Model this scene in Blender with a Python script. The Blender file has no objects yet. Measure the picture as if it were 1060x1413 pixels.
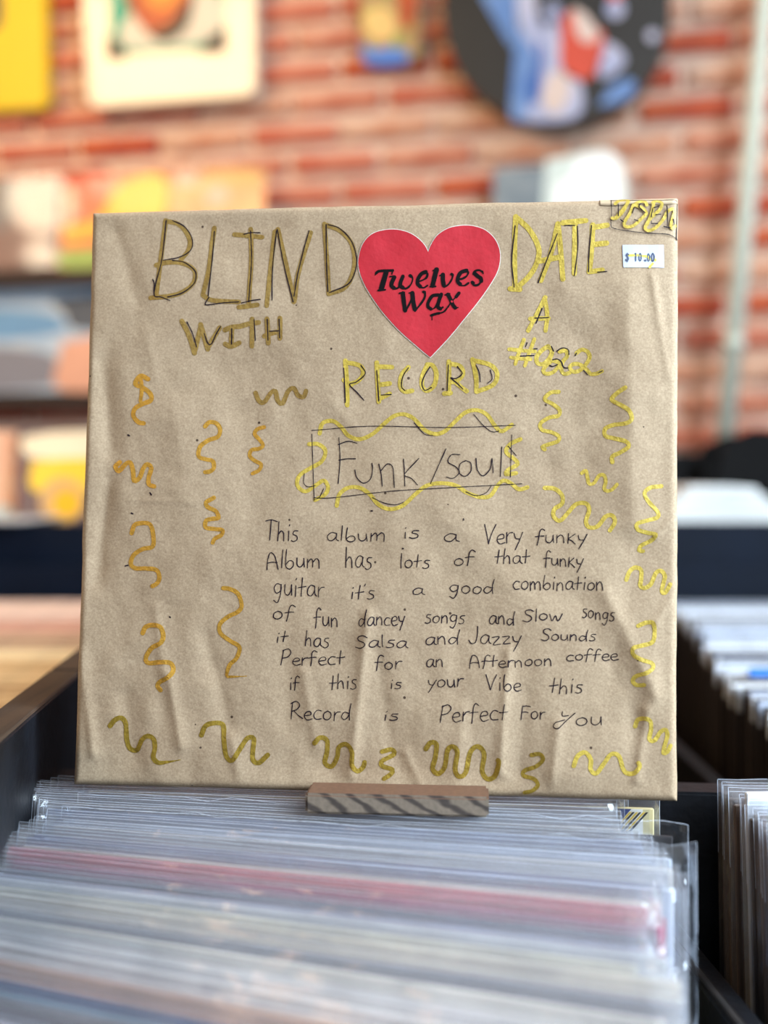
import bpy, bmesh, math, random
import numpy as np
from mathutils import Vector, Matrix, noise as mnoise

random.seed(7)
rng = np.random.RandomState(5)
SC = bpy.context.scene
COL = SC.collection
PI = math.pi

# ------------------------------------------------------------------ camera
F = 1500.0                      # focal length in pixels of the 1060 x 1413 frame
PITCH = math.atan(46.5 / F)
CAM = Vector((0, 0, 1.35))
cam_d = bpy.data.cameras.new('camera')
cam_d.sensor_fit = 'HORIZONTAL'
cam_d.sensor_width = 36.0
cam_d.lens = F / 1060.0 * 36.0
cam_d.clip_start = 0.02
cam_d.dof.use_dof = True
cam_d.dof.focus_distance = 0.585
APERTURE = 0.0150               # metres
cam_d.dof.aperture_fstop = (cam_d.lens / 1000.0) / APERTURE
cam = bpy.data.objects.new('camera', cam_d)
COL.objects.link(cam)
cam.location = CAM
cam.rotation_euler = (PI / 2 - PITCH, 0, 0)
SC.camera = cam

# ------------------------------------------------------------------ world, lights, exposure
w = bpy.data.worlds.new('world'); SC.world = w
w.use_nodes = True
w.node_tree.nodes['Background'].inputs[0].default_value = (0.95, 0.93, 0.92, 1)
w.node_tree.nodes['Background'].inputs[1].default_value = 0.24

def area_light(name, loc, target, sx, sy, power, col):
    d = bpy.data.lights.new(name, 'AREA'); d.shape = 'RECTANGLE'
    d.size = sx; d.size_y = sy; d.energy = power; d.color = col
    o = bpy.data.objects.new(name, d); COL.objects.link(o)
    o.location = loc
    o.rotation_euler = (Vector(target) - Vector(loc)).to_track_quat('-Z', 'Y').to_euler()
    return o
# shop window behind and to the right of the camera, warm lamps over the left wall, plus added fills
area_light('shop_window', (1.2, -2.6, 2.1), (0, 0.6, 1.2), 3.0, 2.0, 22, (0.80, 0.90, 1.0))
area_light('side_fill', (1.05, 0.12, 1.66), (0.15, 0.6, 1.3), 0.5, 0.8, 36, (0.74, 0.88, 1.0))  # added fill near the record, brightens its right side
area_light('overhead_fill', (1.0, -0.05, 2.6), (0.1, 0.45, 1.15), 1.1, 0.8, 29, (0.84, 0.92, 1.0))  # added overhead fill to brighten the record tops
area_light('warm_left_fill', (-1.5, -0.5, 2.0), (0, 0.6, 1.25), 0.6, 0.6, 4.5, (1.0, 0.62, 0.36))  # added warm fill for the left of the paper
area_light('warm_ceiling_lamps', (-1.3, 1.25, 2.9), (-0.75, 2.6, 1.85), 0.7, 0.4, 24, (1.0, 0.64, 0.30))
area_light('cool_skylight', (1.5, 1.3, 3.2), (0.7, 2.4, 1.7), 1.2, 0.8, 27, (0.93, 0.96, 1.0))

SC.view_settings.view_transform = 'Standard'
SC.view_settings.look = 'None'
SC.view_settings.exposure = 0.0
SC.view_settings.gamma = 1.0
SC.view_settings.use_curve_mapping = False
SC.cycles.transparent_max_bounces = 48
SC.cycles.max_bounces = 10
SC.cycles.use_denoising = True
SC.cycles.caustics_reflective = False
SC.cycles.caustics_refractive = False

# ------------------------------------------------------------------ helpers
def ray(px, py):
    a = (px - 530.0) / F; b = -(py - 706.5) / F
    c, s = math.cos(PITCH), math.sin(PITCH)
    d = Vector((a, b * s + c, b * c - s))
    return d / d.y
def at(px, py, Y):
    return CAM + ray(px, py) * Y

def srgb(r, g, b):
    f = lambda c: (c / 255.0) / 12.92 if c <= 10 else (((c / 255.0) + 0.055) / 1.055) ** 2.4
    return (f(r), f(g), f(b), 1)

def mat(name, col, rough=0.6, metal=0.0, spec=0.5, var=0.0, scale=30.0, bump=0.0, bscale=60.0, col2=None, coat=0.0):
    m = bpy.data.materials.new(name); m.use_nodes = True
    nt = m.node_tree; N = nt.nodes; L = nt.links
    p = N['Principled BSDF']
    p.inputs['Roughness'].default_value = rough
    p.inputs['Metallic'].default_value = metal
    p.inputs['Specular IOR Level'].default_value = spec
    if coat:
        p.inputs['Coat Weight'].default_value = coat
        p.inputs['Coat Roughness'].default_value = 0.06
    tc = N.new('ShaderNodeTexCoord')
    nz = N.new('ShaderNodeTexNoise'); nz.inputs['Scale'].default_value = scale; nz.inputs['Detail'].default_value = 5
    L.new(tc.outputs['Object'], nz.inputs['Vector'])
    mx = N.new('ShaderNodeMix'); mx.data_type = 'RGBA'
    c2 = col2 if col2 else tuple(list(np.clip(np.array(col[:3]) * (1 - var), 0, 1)) + [1])
    c1 = col if col2 else tuple(list(np.clip(np.array(col[:3]) * (1 + var), 0, 1)) + [1])
    mx.inputs[6].default_value = c1; mx.inputs[7].default_value = c2
    rp = N.new('ShaderNodeMapRange'); rp.inputs[1].default_value = 0.35; rp.inputs[2].default_value = 0.65
    L.new(nz.outputs['Fac'], rp.inputs[0]); L.new(rp.outputs[0], mx.inputs[0])
    L.new(mx.outputs[2], p.inputs['Base Color'])
    if bump:
        n2 = N.new('ShaderNodeTexNoise'); n2.inputs['Scale'].default_value = bscale; n2.inputs['Detail'].default_value = 4
        L.new(tc.outputs['Object'], n2.inputs['Vector'])
        b = N.new('ShaderNodeBump'); b.inputs['Strength'].default_value = bump; b.inputs['Distance'].default_value = 0.001
        L.new(n2.outputs['Fac'], b.inputs['Height']); L.new(b.outputs[0], p.inputs['Normal'])
    return m

def link(o, parent=None):
    COL.objects.link(o)
    if parent is not None: o.parent = parent
    return o
def obj(name, me, m=None, parent=None):
    if m is not None and len(me.materials) == 0:
        for q in (m if isinstance(m, (list, tuple)) else [m]): me.materials.append(q)
    return link(bpy.data.objects.new(name, me), parent)
def thing(name, label, cat, loc=(0, 0, 0), rot=(0, 0, 0), group=None):
    o = bpy.data.objects.new(name, None); COL.objects.link(o)
    o.location = loc; o.rotation_euler = rot; o.empty_display_size = 0.02
    o['label'] = label; o['category'] = cat
    if group: o['group'] = group
    return o
def tag(o, label, cat, group=None, kind=None):
    o['label'] = label; o['category'] = cat
    if group: o['group'] = group
    if kind: o['kind'] = kind
    return o
def mesh_from(name, v, f, smooth=False):
    me = bpy.data.meshes.new(name)
    me.from_pydata([tuple(p) for p in v], [], [tuple(q) for q in f])
    if smooth: me.polygons.foreach_set('use_smooth', [True] * len(me.polygons))
    me.update(); return me
def box_me(name, x0, x1, y0, y1, z0, z1, bevel=0.0, seg=2):
    bm = bmesh.new()
    bmesh.ops.create_cube(bm, size=1)
    for v in bm.verts:
        v.co = Vector((x0 if v.co.x < 0 else x1, y0 if v.co.y < 0 else y1, z0 if v.co.z < 0 else z1))
    if bevel: bmesh.ops.bevel(bm, geom=list(bm.edges), offset=bevel, segments=seg, affect='EDGES')
    me = bpy.data.meshes.new(name); bm.to_mesh(me); bm.free(); return me
def prism_me(name, pts, y0, y1, smooth=False):
    """outline in local x,z extruded along y"""
    n = len(pts)
    v = [(p[0], y0, p[1]) for p in pts] + [(p[0], y1, p[1]) for p in pts]
    f = [tuple(range(n)), tuple(range(2 * n - 1, n - 1, -1))]
    f += [(i, i + n, (i + 1) % n + n, (i + 1) % n) for i in range(n)]
    me = mesh_from(name, v, f)
    bm = bmesh.new(); bm.from_mesh(me); bmesh.ops.recalc_face_normals(bm, faces=bm.faces)
    bmesh.ops.triangulate(bm, faces=[q for q in bm.faces if len(q.verts) > 4])
    bm.to_mesh(me); bm.free(); return me
def rrect(x0, x1, z0, z1, r, k=5):
    out = []
    for cx, cz, a0 in ((x1 - r, z1 - r, 0), (x0 + r, z1 - r, 90), (x0 + r, z0 + r, 180), (x1 - r, z0 + r, 270)):
        for i in range(k + 1):
            a = math.radians(a0 + 90 * i / k); out.append((cx + r * math.cos(a), cz + r * math.sin(a)))
    return out
def catmull(pts, step=2.0):
    pts = [np.array(p, float) for p in pts]
    if len(pts) < 3:
        n = max(2, int(np.linalg.norm(pts[1] - pts[0]) / (step * 2)))
        return [pts[0] + (pts[1] - pts[0]) * i / n for i in range(n + 1)]
    P = [2 * pts[0] - pts[1]] + pts + [2 * pts[-1] - pts[-2]]
    out = []
    for i in range(1, len(P) - 2):
        n = max(2, int(np.linalg.norm(P[i + 1] - P[i]) / step))
        for k in range(n):
            t = k / n
            out.append(0.5 * (2 * P[i] + (P[i + 1] - P[i - 1]) * t + (2 * P[i - 1] - 5 * P[i] + 4 * P[i + 1] - P[i + 2]) * t * t
                              + (-P[i - 1] + 3 * P[i] - 3 * P[i + 1] + P[i + 2]) * t ** 3))
    out.append(P[-2]); return out

# ------------------------------------------------------------------ materials
def kraft_material():
    m = bpy.data.materials.new('kraft_paper'); m.use_nodes = True
    nt = m.node_tree; N = nt.nodes; L = nt.links; p = N['Principled BSDF']
    p.inputs['Roughness'].default_value = 0.72; p.inputs['Specular IOR Level'].default_value = 0.25
    tc = N.new('ShaderNodeTexCoord')
    def nz(s, d=4, r=0.6):
        n = N.new('ShaderNodeTexNoise'); n.inputs['Scale'].default_value = s; n.inputs['Detail'].default_value = d
        n.inputs['Roughness'].default_value = r; L.new(tc.outputs['Object'], n.inputs['Vector']); return n
    def rng_(src, a, b):
        r = N.new('ShaderNodeMapRange'); r.inputs[1].default_value = a; r.inputs[2].default_value = b
        L.new(src, r.inputs[0]); return r.outputs[0]
    def mix(fac, a, b):
        x = N.new('ShaderNodeMix'); x.data_type = 'RGBA'; L.new(fac, x.inputs[0])
        for v, i in ((a, 6), (b, 7)):
            if isinstance(v, tuple): x.inputs[i].default_value = v
            else: L.new(v, x.inputs[i])
        return x.outputs[2]
    big = nz(22, 3); fine = nz(900, 3, 0.7); mid = nz(330, 3)
    c = mix(rng_(big.outputs['Fac'], .35, .65), srgb(182, 160, 132), srgb(166, 144, 117))
    c2 = mix(rng_(fine.outputs['Fac'], .30, .70), srgb(130, 110, 88), srgb(197, 178, 151))
    x = N.new('ShaderNodeMix'); x.data_type = 'RGBA'; x.inputs[0].default_value = 0.5
    L.new(c, x.inputs[6]); L.new(c2, x.inputs[7])
    # dark fibres
    vo = N.new('ShaderNodeTexVoronoi'); vo.inputs['Scale'].default_value = 130; L.new(tc.outputs['Object'], vo.inputs['Vector'])
    wn = N.new('ShaderNodeTexWhiteNoise'); L.new(vo.outputs['Position'], wn.inputs['Vector'])
    gt = N.new('ShaderNodeMath'); gt.operation = 'GREATER_THAN'; gt.inputs[1].default_value = 0.93; L.new(wn.outputs['Value'], gt.inputs[0])
    lt = N.new('ShaderNodeMath'); lt.operation = 'LESS_THAN'; lt.inputs[1].default_value = 0.10; L.new(vo.outputs['Distance'], lt.inputs[0])
    mm = N.new('ShaderNodeMath'); mm.operation = 'MULTIPLY'; L.new(gt.outputs[0], mm.inputs[0]); L.new(lt.outputs[0], mm.inputs[1])
    fin = mix(mm.outputs[0], x.outputs[2], srgb(76, 60, 48))
    L.new(fin, p.inputs['Base Color'])
    b = N.new('ShaderNodeBump'); b.inputs['Strength'].default_value = 0.35; b.inputs['Distance'].default_value = 0.0004
    L.new(mid.outputs['Fac'], b.inputs['Height'])
    w2 = nz(34, 3, 0.5)
    b2 = N.new('ShaderNodeBump'); b2.inputs['Strength'].default_value = 0.35; b2.inputs['Distance'].default_value = 0.004
    L.new(w2.outputs['Fac'], b2.inputs['Height']); L.new(b.outputs[0], b2.inputs['Normal'])
    L.new(b2.outputs[0], p.inputs['Normal'])
    return m

def plastic_material(name, milk=0.10, tint=(0.93, 0.94, 0.98, 1)):
    m = bpy.data.materials.new(name); m.use_nodes = True
    nt = m.node_tree; N = nt.nodes; L = nt.links
    N.remove(N['Principled BSDF']); out = N['Material Output']
    tc = N.new('ShaderNodeTexCoord')
    mp = N.new('ShaderNodeMapping'); mp.inputs['Scale'].default_value = (1.0, 1.0, 2.2); L.new(tc.outputs['Object'], mp.inputs['Vector'])
    oi = N.new('ShaderNodeObjectInfo')
    ad = N.new('ShaderNodeVectorMath'); ad.operation = 'ADD'; L.new(mp.outputs[0], ad.inputs[0])
    cx = N.new('ShaderNodeCombineXYZ'); ml = N.new('ShaderNodeMath'); ml.operation = 'MULTIPLY'; ml.inputs[1].default_value = 40
    L.new(oi.outputs['Random'], ml.inputs[0]); L.new(ml.outputs[0], cx.inputs[0]); L.new(cx.outputs[0], ad.inputs[1])
    n1 = N.new('ShaderNodeTexNoise'); n1.inputs['Scale'].default_value = 26; n1.inputs['Detail'].default_value = 4
    n1.noise_type = 'RIDGED_MULTIFRACTAL' if hasattr(n1, 'noise_type') else n1.noise_type
    L.new(ad.outputs[0], n1.inputs['Vector'])
    b = N.new('ShaderNodeBump'); b.inputs['Strength'].default_value = 0.8; b.inputs['Distance'].default_value = 0.006
    L.new(n1.outputs['Fac'], b.inputs['Height'])
    gl = N.new('ShaderNodeBsdfGlossy'); gl.inputs['Roughness'].default_value = 0.09; gl.inputs['Color'].default_value = (1, 1, 1, 1)
    L.new(b.outputs[0], gl.inputs['Normal'])
    tr = N.new('ShaderNodeBsdfTransparent'); tr.inputs['Color'].default_value = (0.985, 0.99, 1.0, 1)
    df = N.new('ShaderNodeBsdfDiffuse'); df.inputs['Color'].default_value = tint
    tl = N.new('ShaderNodeBsdfTranslucent'); tl.inputs['Color'].default_value = tint
    dm = N.new('ShaderNodeMixShader'); dm.inputs[0].default_value = 0.4; L.new(df.outputs[0], dm.inputs[1]); L.new(tl.outputs[0], dm.inputs[2])
    m1 = N.new('ShaderNodeMixShader'); m1.inputs[0].default_value = milk
    L.new(tr.outputs[0], m1.inputs[1]); L.new(dm.outputs[0], m1.inputs[2])
    fr = N.new('ShaderNodeFresnel'); fr.inputs['IOR'].default_value = 1.5; L.new(b.outputs[0], fr.inputs['Normal'])
    m2 = N.new('ShaderNodeMixShader'); mn = N.new('ShaderNodeMath'); mn.operation = 'MINIMUM'; mn.inputs[1].default_value = 0.22; L.new(fr.outputs[0], mn.inputs[0]); L.new(mn.outputs[0], m2.inputs[0]); L.new(m1.outputs[0], m2.inputs[1]); L.new(gl.outputs[0], m2.inputs[2])
    L.new(m2.outputs[0], out.inputs['Surface'])
    return m

def wood_material(name, c1, c2, sx=(3, 40, 40), rot=(0, 0, 0), dist=3.0, rough=0.7, scale=1.0):
    m = bpy.data.materials.new(name); m.use_nodes = True
    nt = m.node_tree; N = nt.nodes; L = nt.links; p = N['Principled BSDF']; p.inputs['Roughness'].default_value = rough
    tc = N.new('ShaderNodeTexCoord'); mp = N.new('ShaderNodeMapping'); mp.inputs['Scale'].default_value = sx; mp.inputs['Rotation'].default_value = rot
    L.new(tc.outputs['Object'], mp.inputs['Vector'])
    wv = N.new('ShaderNodeTexWave'); wv.inputs['Scale'].default_value = scale; wv.inputs['Distortion'].default_value = dist; wv.inputs['Detail'].default_value = 3
    wv.bands_direction = 'Z'; L.new(mp.outputs[0], wv.inputs['Vector'])
    rp = N.new('ShaderNodeMapRange'); rp.inputs[1].default_value = 0.55; rp.inputs[2].default_value = 0.95; L.new(wv.outputs['Fac'], rp.inputs[0])
    mx = N.new('ShaderNodeMix'); mx.data_type = 'RGBA'; mx.inputs[6].default_value = c1; mx.inputs[7].default_value = c2
    L.new(rp.outputs[0], mx.inputs[0])
    nz = N.new('ShaderNodeTexNoise'); nz.inputs['Scale'].default_value = 400; L.new(tc.outputs['Object'], nz.inputs['Vector'])
    m2 = N.new('ShaderNodeMix'); m2.data_type = 'RGBA'; m2.blend_type = 'MULTIPLY'; m2.inputs[0].default_value = 0.5
    L.new(mx.outputs[2], m2.inputs[6]); L.new(nz.outputs['Fac'], m2.inputs[7])
    g = N.new('ShaderNodeMix'); g.data_type = 'RGBA'; g.blend_type = 'MULTIPLY'; g.inputs[0].default_value = 1; g.inputs[7].default_value = (1.25, 1.25, 1.25, 1)
    L.new(m2.outputs[2], g.inputs[6]); L.new(g.outputs[2], p.inputs['Base Color'])
    return m

M = {}
M['kraft'] = kraft_material()
M['plastic'] = plastic_material('clear_polythene', 0.055)
M['plastic_clear'] = plastic_material('clear_crinkly_polythene', 0.008)
M['black'] = mat('worn_black_paint', srgb(20, 23, 29), 0.5, spec=.25, scale=60, col2=srgb(13, 14, 18), bump=0.4, bscale=220)
M['black_in'] = mat('black_painted_board', srgb(6, 7, 9), 0.7, spec=.15, var=0.2)
M['navy'] = mat('navy_painted_wood', srgb(5, 17, 34), 0.6, spec=.15, var=0.15, scale=12)
M['brown'] = wood_material('brown_bare_wood', srgb(62, 46, 32), srgb(36, 27, 21), (60, 4, 60), scale=1.2)
M['ledge_front'] = wood_material('grey_brown_end_grain', srgb(136, 124, 110), srgb(74, 66, 62), (22, 22, 60), (0, math.radians(-62), 0), 5.0, 0.75, 1.1)
M['ledge_top'] = wood_material('reddish_planed_wood', srgb(114, 84, 66), srgb(84, 60, 50), (8, 80, 60), (0, 0, 0), 2.0, 0.6)
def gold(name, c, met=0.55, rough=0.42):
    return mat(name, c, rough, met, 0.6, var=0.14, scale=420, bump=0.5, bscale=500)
M['gold_l'] = gold('gold_marker_sheen_left', srgb(206, 158, 62))  # one gold marker, its shifting sheen painted as a tone per area
M['gold_t'] = gold('gold_marker_sheen_top', srgb(152, 124, 62), .35, .5)
M['gold_r'] = gold('gold_marker_sheen_right', srgb(194, 170, 68), .2, .5)
M['gold_b'] = gold('gold_marker_sheen_bottom', srgb(164, 138, 52))
M['pen'] = mat('dark_purple_pen', srgb(30, 21, 33), 0.6, spec=.2, var=0.2)
M['red'] = mat('red_sticker_paper', srgb(186, 30, 46), 0.55, var=0.04, scale=200, bump=0.15, bscale=400)
M['white'] = mat('white_sticker_paper', srgb(216, 210, 202), 0.55, var=0.02)
M['ink'] = mat('black_sticker_ink', srgb(8, 7, 10), 0.7, spec=.15, var=0.1)
M['price'] = mat('pale_blue_price_paper', srgb(196, 208, 232), 0.55, var=0.03, scale=120)
M['price_ink'] = mat('blue_grey_price_ink', srgb(70, 84, 112), 0.6, var=0.25, scale=900)
M['price_y'] = mat('yellow_highlighter', srgb(240, 226, 90), 0.5, var=0.05)

# ------------------------------------------------------------------ brick wall (structure)
WDIR = Vector((4.878, -1, 0)).normalized()       # along the wall, to the right
WYAW = math.atan2(WDIR.y, WDIR.x)
wall_o = Vector((0, 2.5, 0))
wall = obj('wall_back', box_me('wall_back', -3.2, 3.2, 0.012, 0.25, 0, 3.4), mat('pink_grey_mortar', srgb(238, 214, 194), 0.9, scale=9, col2=srgb(222, 188, 164), bump=0.5, bscale=40))
wall.location = wall_o; wall.rotation_euler = (0, 0, WYAW); wall['kind'] = 'structure'
def wall_st(px, py, off=0.0):
    """pixel -> (along, height) on the plane 'off' in front of the bricks"""
    nrm = Vector((WDIR.y, -WDIR.x, 0))           # towards the camera
    o = wall_o + nrm * off
    r = ray(px, py); t = (o - CAM).dot(nrm) / r.dot(nrm)
    p = CAM + r * t
    return (p - o).dot(WDIR), p.z
bmats = [mat('brick_red', srgb(180, 86, 62), 0.85, scale=14, col2=srgb(196, 126, 102), bump=0.6, bscale=60),
         mat('brick_orange', srgb(192, 96, 58), 0.85, scale=18, col2=srgb(170, 74, 52), bump=0.6, bscale=60),
         mat('brick_dusty', srgb(206, 150, 124), 0.9, scale=14, col2=srgb(180, 104, 80), bump=0.6, bscale=60),
         mat('brick_whitewashed', srgb(212, 178, 154), 0.9, scale=10, col2=srgb(190, 126, 96), bump=0.6, bscale=60)]
def brick_me(seed):
    r = random.Random(seed)
    bm = bmesh.new(); bmesh.ops.create_cube(bm, size=1)
    for v in bm.verts:
        v.co = Vector((v.co.x * 0.196 + r.uniform(-.003, .003), v.co.y * 0.03 + (r.uniform(-.002, .002)), v.co.z * 0.043 + r.uniform(-.002, .002)))
    bmesh.ops.bevel(bm, geom=[e for e in bm.edges if min(v.co.y for v in e.verts) < 0], offset=0.003, segments=1, affect='EDGES')
    me = bpy.data.meshes.new('brick'); bm.to_mesh(me); bm.free(); return me
bmeshes = []
for k in range(3):
    for bmt in bmats:
        me = brick_me(10 + k * 4 + len(bmeshes)); me.materials.append(bmt); bmeshes.append(me)
CH = 0.0705; BL = 0.219
stuff_v, stuff_f, stuff_m = [], [], []
for row in range(0, 47):
    z = 0.03 + CH * row
    shift = (0.5 if row % 2 else 0.0) * BL + random.uniform(-.01, .01)
    for c in range(-14, 14):
        s = c * BL + shift
        if abs(s) > 3.0: continue
        k = random.choices(range(4), [6, 4, 4, 4])[0]
        me = bmeshes[k + 4 * random.randrange(3)]
        if -1.12 < s < 1.12 and 1.28 < z < 2.62:
            b = link(bpy.data.objects.new('brick', me), wall)
            b.location = (s, random.uniform(-.003, .002) + 0.005, z)
            if s > -1.12 and random.random() < .12: b.scale.x = 0.97
        else:
            base = len(stuff_v)
            for v in me.vertices: stuff_v.append((v.co.x + s, v.co.y + .005, v.co.z + z))
            for p in me.polygons:
                stuff_f.append(tuple(base + i for i in p.vertices)); stuff_m.append(k)
me = mesh_from('brick_courses', stuff_v, stuff_f)
for q in bmats: me.materials.append(q)
me.polygons.foreach_set('material_index', stuff_m)
bs = link(bpy.data.objects.new('brick_courses', me), wall); bs['kind'] = 'stuff'

fl = obj('floor', box_me('floor', -3.4, 3.4, -3.2, 3.4, -0.05, 0), mat('floor_concrete', srgb(120, 108, 96), 0.6, var=0.1, scale=4)); fl['kind'] = 'structure'

# ------------------------------------------------------------------ things hanging on the wall
def on_wall(name, label, cat, px, py, off, group=None, tilt=0.0):
    s, z = wall_st(px, py, off)
    nrm = Vector((WDIR.y, -WDIR.x, 0))
    p = wall_o + WDIR * s + nrm * off; p.z = z
    t = thing(name, label, cat, p, (0, tilt, WYAW), group)
    S0, Z0 = s, z
    def loc(qx, qy):
        a, b = wall_st(qx, qy, off)
        dx, dz = a - S0, b - Z0
        c, si = math.cos(-tilt), math.sin(-tilt)
        # undo tilt (rotation about local y)
        return (dx * c + dz * si, -dx * si + dz * c)
    return t, loc
def flat(name, loc, pts, y0, y1, m, parent, smooth=True):
    q = catmull(pts + [pts[0]], 12)[:-1] if smooth else pts
    return obj(name, prism_me(name, [loc(*p) for p in q], y0, y1), m, parent)

m_teal = mat('teal_print', srgb(40, 160, 136), 0.5, var=.05); m_whitep = mat('gloss_white_print', srgb(226, 216, 194), 0.35, var=.02, coat=.3); m_collar = mat('pale_cloth_print', srgb(214, 206, 190), .5, var=.05)
m_darkp = mat('dark_brown_print', srgb(44, 30, 28), 0.5, var=.1); m_or = mat('orange_brown_print', srgb(206, 96, 40), 0.5, scale=26, col2=srgb(150, 48, 26))
m_orl = mat('amber_print', srgb(226, 140, 50), .5, var=.1); m_yel = mat('yellow_print', srgb(222, 190, 0), 0.5, var=.03)
m_blackp = mat('black_print', srgb(40, 39, 38), 0.45, var=.08)

# white framed portrait print
t, lc = on_wall('framed_poster', 'white framed portrait poster with teal background and a white collar, hung on the brick wall', 'poster', 235, 60, 0.05)
obj('frame', prism_me('frame', [lc(*p) for p in ((108, -150), (352, -160), (353, 118), (349, 129), (340, 134), (140, 149), (129, 147), (125, 138))], -0.012, 0.035), m_whitep, t)
flat('print', lc, [(152, -110), (311, -118), (311, 69), (157, 79)], -0.014, -0.0125, m_teal, t, False)
flat('collar', lc, [(175, 68), (169, 50), (180, 28), (200, 14), (236, 44), (262, 26), (280, -14), (302, -6), (312, 16), (308, 40), (292, 56), (265, 64), (220, 70)], -0.0155, -0.0142, m_collar, t)
flat('jacket_patch', lc, [(152, 84), (153, 50), (164, 58), (176, 72), (178, 84)], -0.0165, -0.0157, m_darkp, t, False)
flat('jacket_patch', lc, [(276, 76), (292, 58), (314, 40), (314, 74)], -0.0165, -0.0157, m_darkp, t, False)
flat('face', lc, [(178, -60), (178, 0), (190, 26), (204, 44), (225, 58), (246, 54), (264, 32), (270, -10), (266, -60), (224, -90)], -0.0172, -0.0166, m_or, t)
flat('face_patch', lc, [(200, -60), (202, 4), (222, 18), (246, 10), (258, -14), (252, -60)], -0.0180, -0.0173, m_orl, t)
flat('face_patch', lc, [(206, 50), (232, 62), (262, 40), (270, 2), (256, 14), (238, 36)], -0.0180, -0.0173, m_darkp, t)

# yellow poster
t, lc = on_wall('yellow_poster', 'bright yellow poster with black print at the left end of the brick wall', 'poster', 20, 60, 0.04)
obj('board', prism_me('board', [lc(*p) for p in ((-150, -120), (60, -128), (66, 140), (60, 149), (-150, 162))], -0.004, 0.025), m_yel, t)
flat('black_print', lc, [(-110, -60), (-8, -66), (2, -20), (4, 20), (-2, 40), (-40, 46), (-110, 40)], -0.0055, -0.0042, m_blackp, t)

# small collage print
m_gr = mat('green_print', srgb(126, 160, 70), .5, scale=30, col2=srgb(198, 120, 110)); m_bl = mat('blue_print', srgb(70, 120, 200), .5, var=.1); m_cr = mat('cream_print', srgb(226, 190, 120), .5, var=.1)
t, lc = on_wall('collage_print', 'small green and blue collage print between the framed poster and the round wall picture', 'print', 536, 20, 0.03)
obj('board', prism_me('board', [lc(*p) for p in ((494, -90), (580, -94), (578, 70), (568, 86), (500, 90))], -0.003, 0.02), m_gr, t)
flat('blue_patch', lc, [(500, 60), (516, 70), (540, 66), (566, 74), (560, 88), (520, 92), (502, 84)], -0.005, -0.0032, m_bl, t)
flat('cream_patch', lc, [(500, 20), (530, 10), (548, 30), (540, 56), (510, 52)], -0.005, -0.0032, m_cr, t)
flat('dark_patch', lc, [(548, -20), (572, -24), (572, 30), (556, 40)], -0.005, -0.0032, m_or, t)

# big black disc with a picture
t, lc = on_wall('wall_disc', 'large round black disc picture with blue denim, white and red patches on the brick wall', 'picture', 769, 18, 0.07)
circ = lambda cx, cy, r, n=64: [(cx + r * math.cos(2 * PI * i / n), cy + r * math.sin(2 * PI * i / n)) for i in range(n)]
obj('disc', prism_me('disc', [lc(*p) for p in circ(769, 18, 156)], -0.012, 0.05), m_blackp, t)
obj('raised_rim', prism_me('raised_rim', [lc(*p) for p in circ(769, 18, 156)], -0.016, -0.0118), m_blackp, t)
m_den = mat('denim_blue_print', srgb(84, 122, 180), .5, scale=14, col2=srgb(116, 146, 192)); m_dkb = mat('royal_blue_print', srgb(40, 84, 160), .5, var=.1)
m_lil = mat('lilac_white_print', srgb(184, 184, 204), .5, scale=14, col2=srgb(146, 156, 192)); m_rd = mat('red_print', srgb(196, 74, 54), .5, var=.08); m_pk = mat('blush_print', srgb(206, 188, 180), .5, var=.05)
Y = -0.0170
for nm, pts, mm, k in (('blue_patch', [(664, -2), (700, -60), (716, -60), (712, 10), (713, 60), (706, 68), (690, 42)], m_den, 0),
                       ('blue_patch', [(712, 60), (726, 20), (745, 40), (748, 110), (744, 160), (722, 170), (706, 164), (708, 110)], m_den, 1),
                       ('lilac_patch', [(712, -40), (736, -40), (742, 20), (752, 44), (768, 30), (776, 70), (778, 108), (800, 116), (806, 150), (790, 168), (750, 172), (726, 168), (742, 120), (736, 70), (716, 40)], m_lil, 2),
                       ('royal_patch', [(742, 60), (750, 70), (748, 110), (744, 142), (732, 146), (730, 112), (738, 100)], m_dkb, 3),
                       ('blush_patch', [(760, 104), (780, 106), (788, 126), (776, 156), (760, 160), (748, 140)], m_pk, 4),
                       ('red_patch', [(776, 28), (794, 20), (820, 44), (834, 52), (824, 100), (806, 116), (784, 104), (774, 92)], m_rd, 5),
                       ('blush_patch', [(790, 16), (806, 22), (826, 50), (820, 62), (804, 62), (794, 44)], m_pk, 6),
                       ('lilac_patch', [(836, 62), (852, 70), (864, 88), (846, 108), (826, 110)], m_lil, 7),
                       ('blue_patch', [(846, 122), (866, 114), (878, 120), (870, 138), (850, 146), (826, 150)], m_den, 8),
                       ('lilac_patch', circ(849, 18, 13, 14), m_lil, 9), ('lilac_patch', circ(900, 55, 8, 12), m_lil, 10),
                       ('lilac_patch', circ(764, 22, 11, 12), m_lil, 11), ('red_patch', circ(848, -4, 11, 12), m_rd, 12)):
    flat(nm, lc, pts, Y - 0.0004 * k - .0003, Y - 0.0004 * k + 0.0004, mm, t)

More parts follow.
